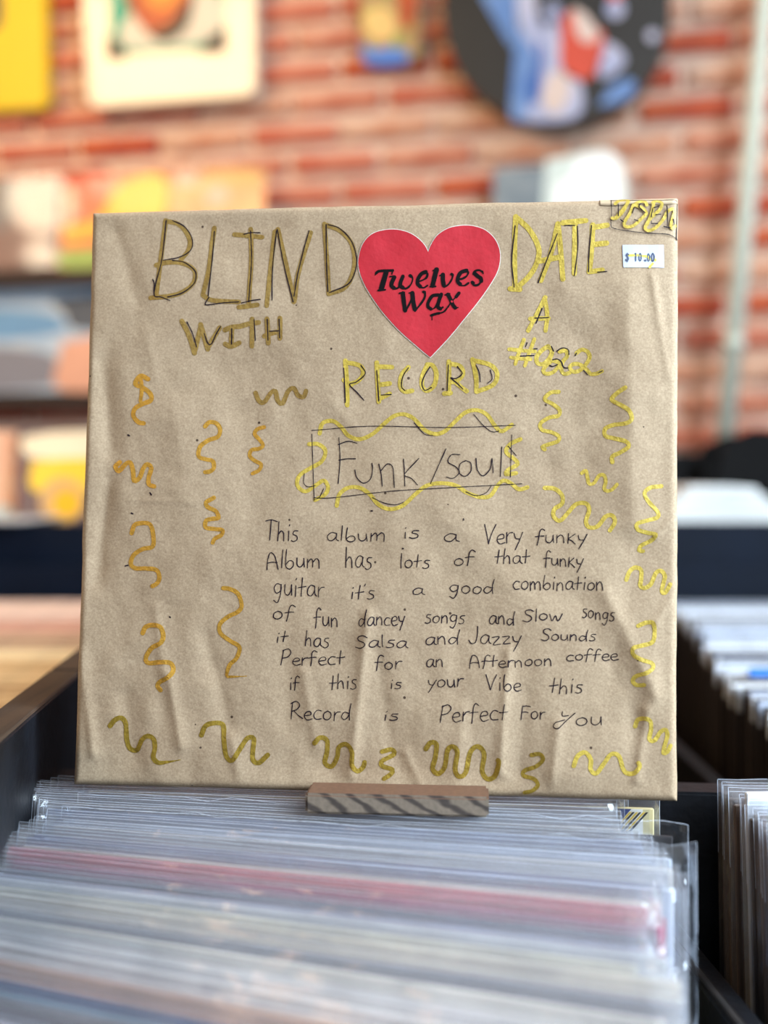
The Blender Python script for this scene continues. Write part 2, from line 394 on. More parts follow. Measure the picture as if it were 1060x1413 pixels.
# pale conduit
def tube_me(name, pts, rad, seg=20, cap=True):
    v, f = [], []
    pts = [Vector(p) for p in pts]
    for i, p in enumerate(pts):
        d = (pts[min(i + 1, len(pts) - 1)] - pts[max(i - 1, 0)]).normalized()
        u = d.orthogonal().normalized() if i == 0 else (u - d * u.dot(d)).normalized()
        w_ = d.cross(u)
        r = rad[i] if isinstance(rad, (list, tuple)) else rad
        for k in range(seg):
            a = 2 * PI * k / seg; v.append(p + (u * math.cos(a) + w_ * math.sin(a)) * r)
    for i in range(len(pts) - 1):
        for k in range(seg):
            k2 = (k + 1) % seg; f.append((i * seg + k, i * seg + k2, (i + 1) * seg + k2, (i + 1) * seg + k))
    if cap: f.append(tuple(range(seg - 1, -1, -1))); f.append(tuple((len(pts) - 1) * seg + k for k in range(seg)))
    return mesh_from(name, v, f, True)
p0, p1 = at(1074, -190, 2.24), at(997, 640, 2.22)
t = thing('conduit_pipe', 'pale grey green pipe running down the right side of the brick wall', 'pipe', p1)
m_pipe = mat('pale_painted_pipe', srgb(196, 206, 194), 0.45, var=.05, scale=10)
obj('pipe', tube_me('pipe', [Vector((0, 0, 0)), (p0 - p1) * .5, p0 - p1], 0.0185), m_pipe, t)
for q in (0.2, 0.92):
    c = (p0 - p1) * q; d = (p0 - p1).normalized() * 0.014
    obj('collar', tube_me('collar', [c - d, c + d], 0.0225), m_pipe, t)
    obj('wall_bracket', box_me('wall_bracket', c.x - .008, c.x + .008, c.y, c.y + .045, c.z - .01, c.z + .01), m_pipe, t)

# ------------------------------------------------------------------ face-out sleeves on the wall ledges
m_ledge = mat('dark_brown_shelf', srgb(52, 38, 34), 0.6, var=.1)
m_clearwrap = mat('gloss_clear_wrap', srgb(240, 240, 240), 0.08)
def glossy(name, c, c2=None, scale=14): return mat(name, c, 0.5, scale=scale, col2=c2, var=0.06, coat=0.35)
def cover(name, label, px0, py0, px1, py1, off, base, patches, group='sleeves displayed face out on the wall ledges', tilt_back=0.0):
    cx = (px0 + px1) / 2
    t, lc = on_wall(name, label, 'record', cx, py1, off, group)
    a, b = lc(px0, py1), lc(px1, py0)
    h = b[1] - a[1]; wd = b[0] - a[0]
    obj('jacket', box_me('jacket', a[0], b[0], -0.002, 0.003, 0, h, .0008, 1), base, t)
    for k, (nm, pts, mm) in enumerate(patches):
        q = [lc(*p) for p in (catmull(pts + [pts[0]], 12)[:-1])]
        obj(nm, prism_me(nm, q, -0.0026 - .0003 * k, -0.0020 - .0003 * k), mm, t)
    t.rotation_euler = (tilt_back, 0, WYAW)
    return t
LB = math.radians(-7)
def wall_ledge(label, pxa, pxb, py, off):
    pxm = (pxa + pxb) / 2
    t, lc = on_wall('wall_ledge', label, 'shelf', pxm, py, off)
    a, b = lc(pxa, py), lc(pxb, py)
    obj('shelf_board', box_me('shelf_board', a[0], b[0], -0.012, off + .004, -0.026, -0.004, .002), m_ledge, t)
    obj('front_lip', box_me('front_lip', a[0], b[0], -0.022, -0.012, -0.026, 0.008, .002), m_ledge, t)
wall_ledge('dark brown upper ledge under the red orange sleeves on the left', -160, 420, 377, 0.10)
wall_ledge('dark brown lower ledge under the blue grey sleeve on the left', -160, 420, 546, 0.10)
g_gb = glossy('grey_brown_cover', srgb(150, 116, 104), srgb(120, 96, 92)); g_red = glossy('red_orange_cover', srgb(232, 92, 60), srgb(240, 130, 90))
g_ye = glossy('yellow_orange_patch', srgb(250, 182, 60)); g_gn = glossy('green_patch', srgb(150, 172, 84)); g_pink = glossy('salmon_patch', srgb(244, 150, 130))
g_mut = glossy('muted_orange_cover', srgb(226, 160, 110), srgb(206, 130, 90)); g_lil = glossy('dull_lilac_patch', srgb(196, 160, 150)); g_ol = glossy('olive_patch', srgb(180, 140, 70))
cover('record_sleeve', 'grey brown record sleeve with lamp glare, leftmost on the upper ledge', -90, 232, 78, 372, 0.10, g_gb, [('grey_patch', [(-10, 240), (20, 244), (16, 300), (-20, 320)], glossy('grey_cover_patch', srgb(120, 112, 112)))], tilt_back=LB)
cover('record_sleeve', 'red, orange, yellow and green record sleeve on the upper wall ledge', 82, 236, 222, 372, 0.10, g_red,
      [('salmon_patch', [(110, 238), (150, 238), (160, 262), (130, 270), (112, 258)], g_pink), ('yellow_patch', [(150, 262), (180, 240), (222, 240), (222, 300), (180, 312), (110, 330), (84, 330), (86, 312), (130, 300)], g_ye),
       ('green_patch', [(84, 344), (140, 340), (220, 344), (220, 370), (84, 370)], g_gn)], tilt_back=LB)
cover('record_sleeve', 'muted orange record sleeve with olive and lilac patches, third on the upper ledge', 228, 230, 362, 368, 0.10, g_mut,
      [('lilac_patch', [(236, 232), (262, 230), (266, 250), (240, 252)], g_lil), ('olive_patch', [(270, 231), (350, 229), (358, 250), (300, 248)], g_ol), ('lilac_patch', [(280, 258), (304, 250), (312, 274), (284, 282)], g_lil)], tilt_back=LB)
g_sky = glossy('pale_sky_cover', srgb(166, 190, 214), srgb(196, 206, 218)); g_b2 = glossy('blue_sea_patch', srgb(104, 152, 196)); g_dk = glossy('slate_patch', srgb(70, 80, 96)); g_pe = glossy('peach_patch', srgb(222, 164, 138)); g_gy = glossy('grey_ground_patch', srgb(128, 128, 140))
cover('record_sleeve', 'blue and grey record sleeve with a peach corner on the lower wall ledge', -60, 384, 168, 541, 0.10, g_sky,
      [('blue_patch', [(-60, 420), (20, 425), (70, 432), (88, 452), (30, 466), (-60, 462)], g_b2), ('slate_patch', [(60, 410), (100, 404), (166, 402), (166, 450), (96, 452), (84, 430)], g_dk),
       ('grey_patch', [(-60, 480), (0, 478), (70, 490), (76, 530), (-60, 536)], g_gy), ('peach_patch', [(84, 470), (166, 462), (166, 538), (80, 536), (78, 500)], g_pe)], tilt_back=LB)
g_sil = glossy('silver_blue_cover', srgb(100, 116, 128), srgb(136, 146, 152)); g_glare = glossy('painted_glare', srgb(246, 250, 252)); g_wh2 = glossy('pale_grey_half', srgb(206, 220, 216))
cover('record_sleeve', 'silver blue and pale record sleeve with painted white glare under the round disc picture', 678, 212, 858, 400, 0.10, g_sil,
      [('pale_half', [(752, 213), (856, 212), (856, 396), (752, 398)], g_wh2), ('white_patch', [(768, 250), (790, 236), (798, 212), (830, 206), (852, 214), (856, 260), (854, 396), (764, 396)], g_glare)], 'sleeve displayed under the round picture', tilt_back=LB)  # white patch paints the window glare on the plastic sleeve
wall_ledge('dark brown ledge holding the silver sleeve with painted glare', 640, 900, 404, 0.10)

# ------------------------------------------------------------------ navy counter in front of the wall and what stands on it
cy = 1.66
ct = thing('display_counter', 'long dark navy display counter in front of the brick wall', 'counter', (0, cy, 0))
htop = at(60, 722, cy).z
obj('front_panel', box_me('front_panel', -1.6, 1.6, 0, 0.025, 0.1, htop, .003), M['navy'], ct)
obj('side_panel', box_me('side_panel', -1.6, -1.575, 0.025, 0.42, 0.1, htop, .002), M['navy'], ct)
obj('side_panel', box_me('side_panel', 1.575, 1.6, 0.025, 0.42, 0.1, htop, .002), M['navy'], ct)
obj('back_panel', box_me('back_panel', -1.6, 1.6, 0.42, 0.44, 0.1, htop, .002), M['navy'], ct)
obj('floor_panel', box_me('floor_panel', -1.575, 1.575, 0.025, 0.42, htop - .30, htop - .28), M['black_in'], ct)
obj('plinth', box_me('plinth', -1.55, 1.55, 0.03, 0.4, 0, 0.1), M['black_in'], ct)
ctop = htop - .28
def counter_cover(name, label, px0, px1, py0, Y, base, patches, group='sleeves standing face out in the navy counter'):
    a = at(px0, py0, Y); b = at(px1, py0, Y)
    t = thing(name, label, 'record', ((a.x + b.x) / 2, Y, ctop), (math.radians(-6), 0, 0), group)
    hw = (b.x - a.x) / 2; H = a.z - ctop
    obj('jacket', box_me('jacket', -hw, hw, -.002, .003, 0, H, .0008, 1), base, t)
    cxp = (px0 + px1) / 2
    for k, (nm, pts, mm) in enumerate(patches):
        q = [((x - cxp) / F * Y, H - (y - py0) / F * Y) for x, y in catmull(pts + [pts[0]], 12)[:-1]]
        obj(nm, prism_me(nm, q, -0.0026 - .0003 * k, -0.0020 - .0003 * k), mm, t)
g_gb2 = glossy('dark_grey_brown_cover', srgb(104, 84, 84)); g_y3 = glossy('mustard_band', srgb(252, 204, 58)); g_y4 = glossy('amber_disc', srgb(252, 186, 26)); g_cr = glossy('glare_band', srgb(246, 226, 190)); g_tan = glossy('tan_disc', srgb(216, 170, 110))
counter_cover('record_sleeve', 'dark sleeve with painted white glare at the top, yellow band and amber disc standing in the navy counter', 14, 270, 588, 1.80, g_gb2,
              [('glare_band', [(20, 600), (80, 592), (264, 590), (264, 626), (60, 632), (20, 620)], g_cr), ('yellow_band', [(34, 634), (100, 630), (264, 630), (264, 684), (100, 680), (34, 674)], g_y3),
               ('tan_disc', circ(78, 690, 32, 24), g_tan), ('amber_disc', circ(84, 694, 20, 24), g_y4)])  # top band paints the white glare across the sleeve
counter_cover('record_sleeve', 'peach record sleeve at the far left end of the navy counter', -200, 10, 592, 1.84, glossy('peach_cover', srgb(246, 196, 160), srgb(236, 180, 150)), [('white_band', [(-150, 700), (-30, 696), (4, 700), (4, 730), (-150, 730)], g_wh2)])
obj_t = tag(obj('paper_sleeve', box_me('paper_sleeve', -.16, .045, -.12, .10, 0, .003, .001), mat('grey_white_paper', srgb(186, 194, 204), .6)), 'grey white paper sleeve lying on the stack at the left of the counter', 'sleeve')
obj_t.location = (-.585, 1.74, htop + .002)
# right part of the counter: black crate and a pile of white sleeves
bx = thing('black_crate', 'black slant-sided crate on the right of the navy counter', 'crate', at(1075, 718, 1.90), (0, 0, math.radians(-8)))
bx.location.z = htop
pts = [(-.125, 0), (.30, 0), (.30, .135), (-.045, .155), (-.09, .135)]
obj('side_board', prism_me('side_board', pts, 0, .02), M['black_in'], bx)
obj('side_board', prism_me('side_board', pts, .26, .28), M['black_in'], bx)
obj('end_board', box_me('end_board', -.125, -.10, .02, .26, 0, .10), M['black_in'], bx)
obj('end_board', box_me('end_board', .28, .30, .02, .26, 0, .13), M['black_in'], bx)
obj('base_board', box_me('base_board', -.10, .28, .02, .26, 0, .015), M['black_in'], bx)
b2 = obj('speaker_box', box_me('speaker_box', -.16, .0, 0, .10, 0, .115, .004), M['black_in']); b2.location = (at(985, 700, 2.0).x, 2.0, htop)
tag(b2, 'small matt black box behind the white sleeves on the counter', 'box')
m_wp = mat('white_inner_sleeve', srgb(236, 240, 240), .5, var=.03)
for k in range(11):
    hw = .115 - .0045 * k * (1 if k < 6 else 1.35)
    v, f = [], []
    for i in range(9):
        x = -hw + 2 * hw * i / 8
        zz = -.003 * (x / .1) ** 2 * k * .35
        for yy in (-.09 + .004 * (k % 3), .09 - .003 * (k % 2)):
            for q in (0, .0042): v.append((x, yy, max(0, k * .0052 + zz) + q))
    for i in range(8):
        o = i * 4; p = o + 4
        f += [(o + 1, p + 1, p + 3, o + 3), (o, o + 2, p + 2, p), (o, p, p + 1, o + 1), (o + 2, o + 3, p + 3, p + 2)]
    f += [(0, 1, 3, 2), (32, 34, 35, 33)]
    o = obj('paper_sleeve', mesh_from('paper_sleeve', v, f), m_wp)
    o.location = (at(972, 700, 1.80).x + .003 * (k % 3), 1.80, htop + .0005)
    tag(o, 'white paper sleeve in the pile on the right of the counter', 'sleeve', 'white sleeves piled on the counter')

# ------------------------------------------------------------------ front record bin
AX = Vector((-0.0747, 1.0, 0))
def binpt(wd, y): return Vector((AX.x * y + wd, y, 0))
def panel(name, w0, w1, y0, y1, z0, z1, m, parent):
    v = []
    for z in (z0, z1):
        for (ww, yy) in ((w0, y0), (w1, y0), (w1, y1), (w0, y1)):
            p = binpt(ww, yy); v.append((p.x, p.y, z))
    f = [(3, 2, 1, 0), (4, 5, 6, 7), (0, 1, 5, 4), (1, 2, 6, 5), (2, 3, 7, 6), (3, 0, 4, 7)]
    me = mesh_from(name, v, f)
    bm = bmesh.new(); bm.from_mesh(me); bmesh.ops.bevel(bm, geom=list(bm.edges), offset=.0012, segments=1, affect='EDGES'); bm.to_mesh(me); bm.free()
    return obj(name, me, m, parent)
ZC = CAM.z; FLOOR_Z = ZC - 0.491
rb = thing('record_bin', 'worn black wooden record bin with a bare brown top edge, full of sleeved records', 'bin', (0, 0, 0))
panel('side_panel', -.168, -.148, .05, .715, FLOOR_Z - .05, ZC - .1295, M['black'], rb)
panel('bare_top_edge', -.1685, -.1475, .05, .715, ZC - .1295, ZC - .1270, M['brown'], rb)
panel('divider', .197, .213, .05, .62, FLOOR_Z - .05, ZC - .252, M['black'], rb)
panel('divider_edge', .1985, .2035, .05, .60, ZC - .252, ZC - .2505, mat('scuffed_dark_edge', srgb(40, 34, 32), .7, scale=60, col2=srgb(16, 15, 16)), rb)
panel('side_panel', .56, .58, .05, .62, FLOOR_Z - .05, ZC - .13, M['black'], rb)
panel('floor_panel', -.148, .56, .05, .62, FLOOR_Z - .02, FLOOR_Z - .001, M['black_in'], rb)
panel('front_panel', -.148, .56, .03, .048, FLOOR_Z - .05, ZC - .26, M['black'], rb)
panel('base', -.16, .57, .06, .60, 0, FLOOR_Z - .051, M['black_in'], rb)
br = obj('back_rail', box_me('back_rail', -.22, .60, 0, .022, FLOOR_Z - .05, ZC - .1800, .0015), M['black'], rb)
br.location = (0, .632, 0); br.rotation_euler = (0, 0, math.radians(-4.6))

# the bin behind
b2 = thing('record_bin', 'larger black record bin further back behind the wrapped record', 'bin', (0, .705, 0), (0, 0, 0))
obj('front_panel', box_me('front_panel', -1.2, 1.2, 0, .018, .1, ZC - .21, .002), M['black_in'], b2)
obj('back_panel', box_me('back_panel', -1.2, 1.2, .90, .918, .1, ZC - .13, .002), M['navy'], b2)
obj('floor_panel', box_me('floor_panel', -1.2, 1.2, .018, .90, FLOOR_Z - .03, FLOOR_Z - .012), M['black_in'], b2)
for nm_, a0, a1, z_0, z_1, mt_ in (('side_panel', -.168, -.148, .1, ZC - .1295, 'black'), ('bare_top_edge', -.1685, -.1475, ZC - .1295, ZC - .1270, 'brown')):
    q_ = panel(nm_, a0, a1, .722, 1.56, z_0, z_1, M[mt_], b2); q_.location = (0, -.705, 0)
for xx in (-1.2, .235, 1.18):
    obj('divider', box_me('divider', xx, xx + .014, .018, .90, FLOOR_Z - .012, ZC - .22, .001), M['black_in'], b2)
obj('plinth', box_me('plinth', -1.15, 1.15, .04, .88, 0, .1), M['black_in'], b2)

# ---- records in polythene covers
JH, PH = .3155, .3235
M['film_glint'] = mat('painted_film_glint', srgb(206, 218, 236), .3, var=.1, scale=80)  # pale tone stands for light caught on the film edges
def plastic_me(seed, W, Hh=PH, amp=.0011, nx=26, nz=10, crinkle=0.0):
    """open-topped flat tube of thin film round the jacket; origin bottom left, x width, z up"""
    v, f = [], []
    zs = [0, .12, .22] + [Hh - .07 + .07 * k / (nz - 3) for k in range(nz - 2)]
    off = Vector((seed * 3.7, 0, 0))
    def wob(x, z, s):
        q = max(0, (z - (Hh - .07)) / .07)
        n = mnoise.noise(Vector((x * 22, z * 40, s * 9.1)) + off) * 1.3 + mnoise.noise(Vector((x * 70, z * 90, s * 5.1)) + off) * (.35 + crinkle * 1.6)
        ed = min(1, x / .02, (W - x) / .02)
        return n * amp * (0.25 + 1.2 * q) * max(.15, ed)
    top = lambda x: .0012 * mnoise.noise(Vector((x * 9, seed * 1.9, 0))) + crinkle * .004 * mnoise.noise(Vector((x * 60, seed, 3)))
    for s, y0 in ((0, -.0014), (1, .0014 + .0022)):
        for k, z in enumerate(zs):
            for i in range(nx + 1):
                x = W * i / nx; ed = min(1, x / .006, (W - x) / .006)
                mid = .0011
                y = mid + (y0 - mid) * max(.08, ed) + wob(x, z, s)
                zz = z + (top(x) - s * .0006 if k == len(zs) - 1 else 0)
                v.append((x, y, zz))
    n1 = (nx + 1); lay = n1 * len(zs)
    for s in (0, 1):
        for k in range(len(zs) - 1):
            for i in range(nx):
                a = s * lay + k * n1 + i; q = (a, a + 1, a + 1 + n1, a + n1)
                f.append(q if s == 0 else q[::-1])
    for k in range(len(zs) - 1):
        a = k * n1; f.append((a + lay, a, a + n1, a + n1 + lay))
        a = k * n1 + nx; f.append((a, a + lay, a + n1 + lay, a + n1))
    # pale strips paint the light caught on the film's cut top edges
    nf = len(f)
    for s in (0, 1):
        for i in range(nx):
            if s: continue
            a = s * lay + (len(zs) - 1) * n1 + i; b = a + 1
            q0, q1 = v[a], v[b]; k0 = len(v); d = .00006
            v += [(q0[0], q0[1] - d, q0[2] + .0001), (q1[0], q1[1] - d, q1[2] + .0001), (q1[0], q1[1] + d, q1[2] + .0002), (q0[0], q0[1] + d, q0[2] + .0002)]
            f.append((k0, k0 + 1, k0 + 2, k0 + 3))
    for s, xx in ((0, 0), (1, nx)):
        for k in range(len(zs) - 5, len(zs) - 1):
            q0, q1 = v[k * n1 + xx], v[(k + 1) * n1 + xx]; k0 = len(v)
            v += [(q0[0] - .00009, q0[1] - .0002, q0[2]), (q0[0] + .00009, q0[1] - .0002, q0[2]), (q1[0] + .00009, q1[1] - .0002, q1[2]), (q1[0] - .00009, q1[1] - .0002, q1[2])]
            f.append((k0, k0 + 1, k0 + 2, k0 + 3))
    me = mesh_from('plastic_cover', v, f, True)
    me['nf'] = nf
    return me
PLV = {}
def plastic(seed, W, m, crinkle=0.0):
    key = (seed, round(W, 3), m, crinkle)
    if key not in PLV:
        me = plastic_me(seed, W, crinkle=crinkle, amp=.0011 + crinkle * .0022); me.materials.append(M[m]); me.materials.append(M['film_glint']); me.polygons.foreach_set('material_index', [0] * me['nf'] + [1] * (len(me.polygons) - me['nf'])); PLV[key] = me
    return PLV[key]
JM = {}
def jacket_mat(rgb):
    if rgb not in JM:
        JM[rgb] = mat('jacket_card', srgb(*rgb), .5, scale=45, col2=srgb(*[min(255, int(c * .88 + 8)) for c in rgb]))
    return JM[rgb]
JME = {}
def jacket(rgb, W, th=.0026):
    key = (rgb, round(W, 3), round(th, 4))
    if key not in JME:
        me = box_me('jacket', 0, W, 0, th, 0, JH, .0006, 1); me.materials.append(jacket_mat(rgb)); JME[key] = me
    return JME[key]
edge_m = mat('bright_film_weld', srgb(214, 228, 244), .25, var=.05)

def band_colour(yc):
    table = [(1098, (92, 82, 78)), (1112, (120, 124, 132)), (1130, (150, 146, 140)), (1150, (110, 122, 150)), (1165, (190, 188, 186)), (1185, (96, 108, 146)),
             (1203, (206, 196, 186)), (1216, (196, 110, 120)), (1226, (176, 86, 116)), (1240, (70, 76, 100)), (1252, (150, 150, 176)), (1268, (196, 200, 208)), (1284, (226, 222, 204)),
             (1300, (228, 220, 204)), (1316, (150, 152, 160)), (1330, (120, 122, 132)), (1346, (240, 236, 226)), (1375, (242, 238, 234)), (1400, (236, 230, 226)),
             (1418, (214, 178, 158)), (1432, (198, 156, 140)), (1446, (92, 108, 146)), (1460, (120, 150, 170)), (1474, (150, 146, 150)), (1488, (100, 88, 92)), (1530, (206, 196, 204)), (1700, (226, 226, 236))]
    for y, c in table:
        if yc <= y: return c
    return table[-1][1]
slope_x = [1096, 1120, 1180, 1240, 1310, 1385, 1540]
slope_y = [.03, .048, .082, .108, .138, .185, .225]
words = {'92': 0}
def colour_word(c):
    r, g, b = c
    if max(c) - min(c) < 22: return 'pale grey' if sum(c) > 560 else ('grey' if sum(c) > 330 else 'dark grey')
    if r > g + 30 and b > g + 10: return 'magenta'
    if b > r + 12: return 'slate blue'
    if r > 200 and g > 190: return 'cream'
    if r > g + 20: return 'peach pink'
    return 'greyish beige'
def ordinal(n):
    return '%d%s' % (n, 'th' if 10 <= n % 100 <= 20 else {1: 'st', 2: 'nd', 3: 'rd'}.get(n % 10, 'th'))
NREC = 56
xr_tab = [(1090, 884), (1112, 846), (1128, 862), (1140, 880), (1158, 905), (1180, 925), (1205, 936), (1235, 918), (1305, 915), (1345, 945), (1413, 952), (1520, 950), (1640, 948)]
def record(px_r, z0, yaw, lean, rgb, label, W=.318, JW=.3125, pl='plastic', seed=0, crinkle=0.0, inset=.004, dz=0.0, group='records filed in the front bin', th=.0031, jdz=0.0):
    a = (px_r - 530) / F; tn = math.tan(yaw)
    x = a * z0 / (1 + a * tn); y = z0 - tn * x
    R = Matrix.Rotation(-yaw, 3, 'Z') @ Matrix.Rotation(-lean, 3, 'X')
    ztop = FLOOR_Z + PH * math.cos(lean) + dz
    top_r = Vector((x, y, ztop))
    base = top_r - R @ Vector((W, 0, PH))
    t = thing('sleeved_record', label, 'record', base, (-lean, 0, -yaw), group)
    jk = obj('jacket', jacket(rgb, JW, th), None, t); jk.location = (inset, 0, 0.001 + jdz)
    obj('plastic_cover', plastic(seed, W, pl, crinkle), None, t)
    return t
recs = []
place_words = ['at the back of the front bin', 'in the back third of the front bin', 'in the middle of the front bin', 'in the near half of the front bin', 'nearest the camera in the front bin']
for i in range(NREC):
    u = i / (NREC - 1)
    z0 = .592 - .236 * u
    lean = math.radians(5 + 25 * min(1, u * 1.05))
    h = ZC - (FLOOR_Z + PH * math.cos(lean))
    yc = 660 + F * h / z0
    sl = np.interp(yc, slope_x, slope_y)
    yaw = math.atan(F * sl / (yc - 660))
    xr = np.interp(yc + sl * 380, [q[0] for q in xr_tab], [q[1] for q in xr_tab]) + random.uniform(-12, 9)
    rgb = band_colour(yc)
    pw = place_words[min(4, int(u * 5))]
    lb = '%s jacket in a clear cover, %s sleeved record in front of the wooden ledge' % (colour_word(rgb), ordinal(i + 1))
    Wq = random.choice([.316, .318, .320, .324]) if i > 3 else .318
    t = record(xr, z0, yaw, lean, rgb, lb, W=Wq, seed=i % 9, inset=random.uniform(.003, .0055), jdz=random.uniform(-.003, .002), group='covered records filed in the front bin')
    recs.append((t, yc, z0, yaw, lean))
print('REC range', recs[0][1], recs[-1][1], math.degrees(recs[0][3]), math.degrees(recs[-1][3]))

# special records whose right ends stick out
def near(ycq):
    r = min(recs, key=lambda q: abs(q[1] - ycq)); return r
def special(ycq, px_r, rgb, label, **kw):
    _, yc, z0, yaw, lean = near(ycq)
    return record(px_r, z0 + .0019, yaw, lean, rgb, label, group=None, **kw)
JWs = .3125
s1 = special(1093, 914, (214, 202, 150), 'cream jacket with blue corner and black and yellow stripes, rearmost in the front bin', seed=3, inset=.0025)
def decal(t, name, pts, m, k, jx=.0025):
    # points in metres from the jacket's top right corner (x left positive, z down positive)
    me = prism_me(name, [(jx + JWs - p[0], JH + .001 - p[1]) for p in pts], -.0003 - .00012 * k, -.0001)
    return obj(name, me, m, t)
m_bl2 = mat('deep_blue_print', srgb(34, 56, 120), .5, var=.05); m_bk = mat('black_stripe_print', srgb(24, 24, 24), .5, var=.05); m_yl = mat('yellow_stripe_print', srgb(226, 190, 60), .5, var=.05); m_wt = mat('white_stripe_print', srgb(232, 232, 226), .5, var=.02)
decal(s1, 'blue_patch', [(.026, .0005), (.012, .0005), (.024, .014), (.06, .014), (.06, .0005)], m_bl2, 0)
decal(s1, 'white_patch', [(.012, .0005), (.006, .0005), (.006, .014), (.024, .014)], m_wt, 0)
for k in range(3):
    x0 = .013 - .0035 * k
    decal(s1, 'yellow_stripe', [(x0, .002), (x0 - .0012, .002), (x0 + .0078, .012), (x0 + .009, .012)], m_yl, 1)
    decal(s1, 'black_stripe', [(x0 - .0016, .002), (x0 - .0028, .002), (x0 + .006, .012), (x0 + .0074, .012)], m_bk, 1)
s2 = special(1121, 954, (30, 30, 36), 'black record jacket in a crumpled glinting clear cover sticking out to the right', pl='plastic_clear', seed=4, crinkle=1.0, W=.322, inset=.002)
s3 = special(1144, 966, (200, 212, 230), 'pale blue white record jacket in a wide clear cover with glints at its right corner', pl='plastic_clear', seed=5, crinkle=.7, W=.325, inset=.001)
s4 = special(1178, 955, (214, 222, 240), 'white record jacket with a red tag at its right edge', seed=6, W=.320, inset=.001)
decal(s4, 'red_tag', [(.013, .012), (.0035, .012), (.0035, .034), (.013, .034)], mat('red_tag_print', srgb(200, 34, 62), .5, var=.05), 0, .001)

# neighbour bin records (right edge of the frame)
dark = [(86, 74, 66), (60, 52, 48), (110, 94, 82), (50, 48, 52), (96, 80, 70), (70, 60, 56), (124, 112, 100)]
for i in range(17):
    y = .602 - i * .0052
    x = (.2315 + AX.x * y) + random.uniform(-.002, .002)
    lean = math.radians(4 + i * .4)
    t = thing('sleeved_record', 'brown edged record in a clear cover in the neighbouring bin at the right edge', 'record',
              Vector((x, y - PH * math.sin(lean), FLOOR_Z + .0)), (-lean, 0, 0), 'records in the right hand neighbouring bin')
    rgb = dark[i % 7] if i != 6 else (226, 236, 246)
    if i == 6: t['label'] = 'white sleeve with a rounded corner standing out in the neighbouring bin at the right edge'; del t['group']
    jk = obj('jacket', jacket(rgb, .3125, .0034), None, t); jk.location = (.003, 0, .001 + (.010 if i == 6 else 0))
    obj('plastic_cover', plastic(i % 4, .318, 'plastic'), None, t)

# records in the bin behind: plain jackets, thin pieces far out of focus
def far_record(x, y, W, H, lean, rgb, label, group, yaw=0.0, th=.0042):
    key = ('far', rgb, round(W, 3), round(H, 3), th)
    if key not in JME:
        me = box_me('record_jacket', 0, W, 0, th, 0, H, .0008, 1); me.materials.append(jacket_mat(rgb)); JME[key] = me
    o = link(bpy.data.objects.new('record_jacket', JME[key])); o.location = (x, y, FLOOR_Z - .0115); o.rotation_euler = (-lean, 0, yaw)
    tag(o, label, 'record', group); return o
warm = [(226, 196, 168), (214, 180, 152), (196, 160, 128), (232, 210, 186), (206, 168, 140), (180, 150, 124), (224, 200, 176), (236, 216, 200)]
H2 = .3265
for i in range(96):
    y = .745 + i * .0083
    # broad colour bands along the row
    yy = 660 + F * .168 / y
    if yy > 905: rgb = random.choice([(226, 190, 138), (212, 174, 122), (200, 160, 112)])
    elif yy > 892: rgb = (240, 214, 166)
    elif yy > 868: rgb = random.choice([(196, 160, 128), (180, 146, 118)])
    elif yy > 848: rgb = random.choice([(212, 160, 138), (200, 150, 130)])
    else: rgb = random.choice([(232, 206, 192), (222, 196, 186), (226, 190, 168)])
    far_record(-.0747 * y - .492 + random.uniform(-.004, .002), y, .315, H2 + random.choice([0, .001, .002]), math.radians(3), rgb,
               'tan and cream record jacket in the left row of the rear bin', 'tan jackets in the left row of the rear bin')
for i in range(26):
    far_record(-.945, 1.33 + i * .0083, .315, H2, math.radians(3), random.choice(warm[:4]),
               'pale jacket in the outermost left row of the rear bin', 'jackets in the outermost left row of the rear bin')
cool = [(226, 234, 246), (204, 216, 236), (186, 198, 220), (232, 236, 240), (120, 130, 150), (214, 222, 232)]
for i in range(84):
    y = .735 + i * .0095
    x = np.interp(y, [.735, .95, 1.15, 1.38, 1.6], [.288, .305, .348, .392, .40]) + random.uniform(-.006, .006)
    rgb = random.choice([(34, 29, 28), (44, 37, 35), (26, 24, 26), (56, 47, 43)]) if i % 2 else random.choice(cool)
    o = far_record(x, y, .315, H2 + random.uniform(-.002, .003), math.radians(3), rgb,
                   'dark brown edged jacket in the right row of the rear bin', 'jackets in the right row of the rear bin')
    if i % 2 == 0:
        key = ('lit', rgb)  # pale top strip paints the reflection off the plastic cover
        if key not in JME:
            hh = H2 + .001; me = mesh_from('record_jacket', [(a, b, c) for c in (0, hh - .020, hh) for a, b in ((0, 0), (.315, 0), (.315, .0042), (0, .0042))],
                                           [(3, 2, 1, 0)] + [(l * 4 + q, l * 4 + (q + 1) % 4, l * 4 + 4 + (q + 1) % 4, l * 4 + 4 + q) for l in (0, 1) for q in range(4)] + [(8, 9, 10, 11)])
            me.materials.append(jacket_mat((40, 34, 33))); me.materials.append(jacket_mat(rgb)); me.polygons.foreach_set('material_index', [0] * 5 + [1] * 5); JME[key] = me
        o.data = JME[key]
    if i % 2 == 0: o['label'] = 'dark sleeve with painted pale sheen on top in the right row of the rear bin'; o['group'] = 'sleeves with painted top sheen in the right row of the rear bin'
tg = obj('divider_card', box_me('divider_card', 0, .04, 0, .002, 0, .335, .001), mat('blue_tab', srgb(40, 120, 210), .5)); tg.location = (at(1032, 912, .96).x, .957, FLOOR_Z - .0115)
tag(tg, 'narrow blue divider card among the pale topped sleeves of the right rear row', 'divider card')

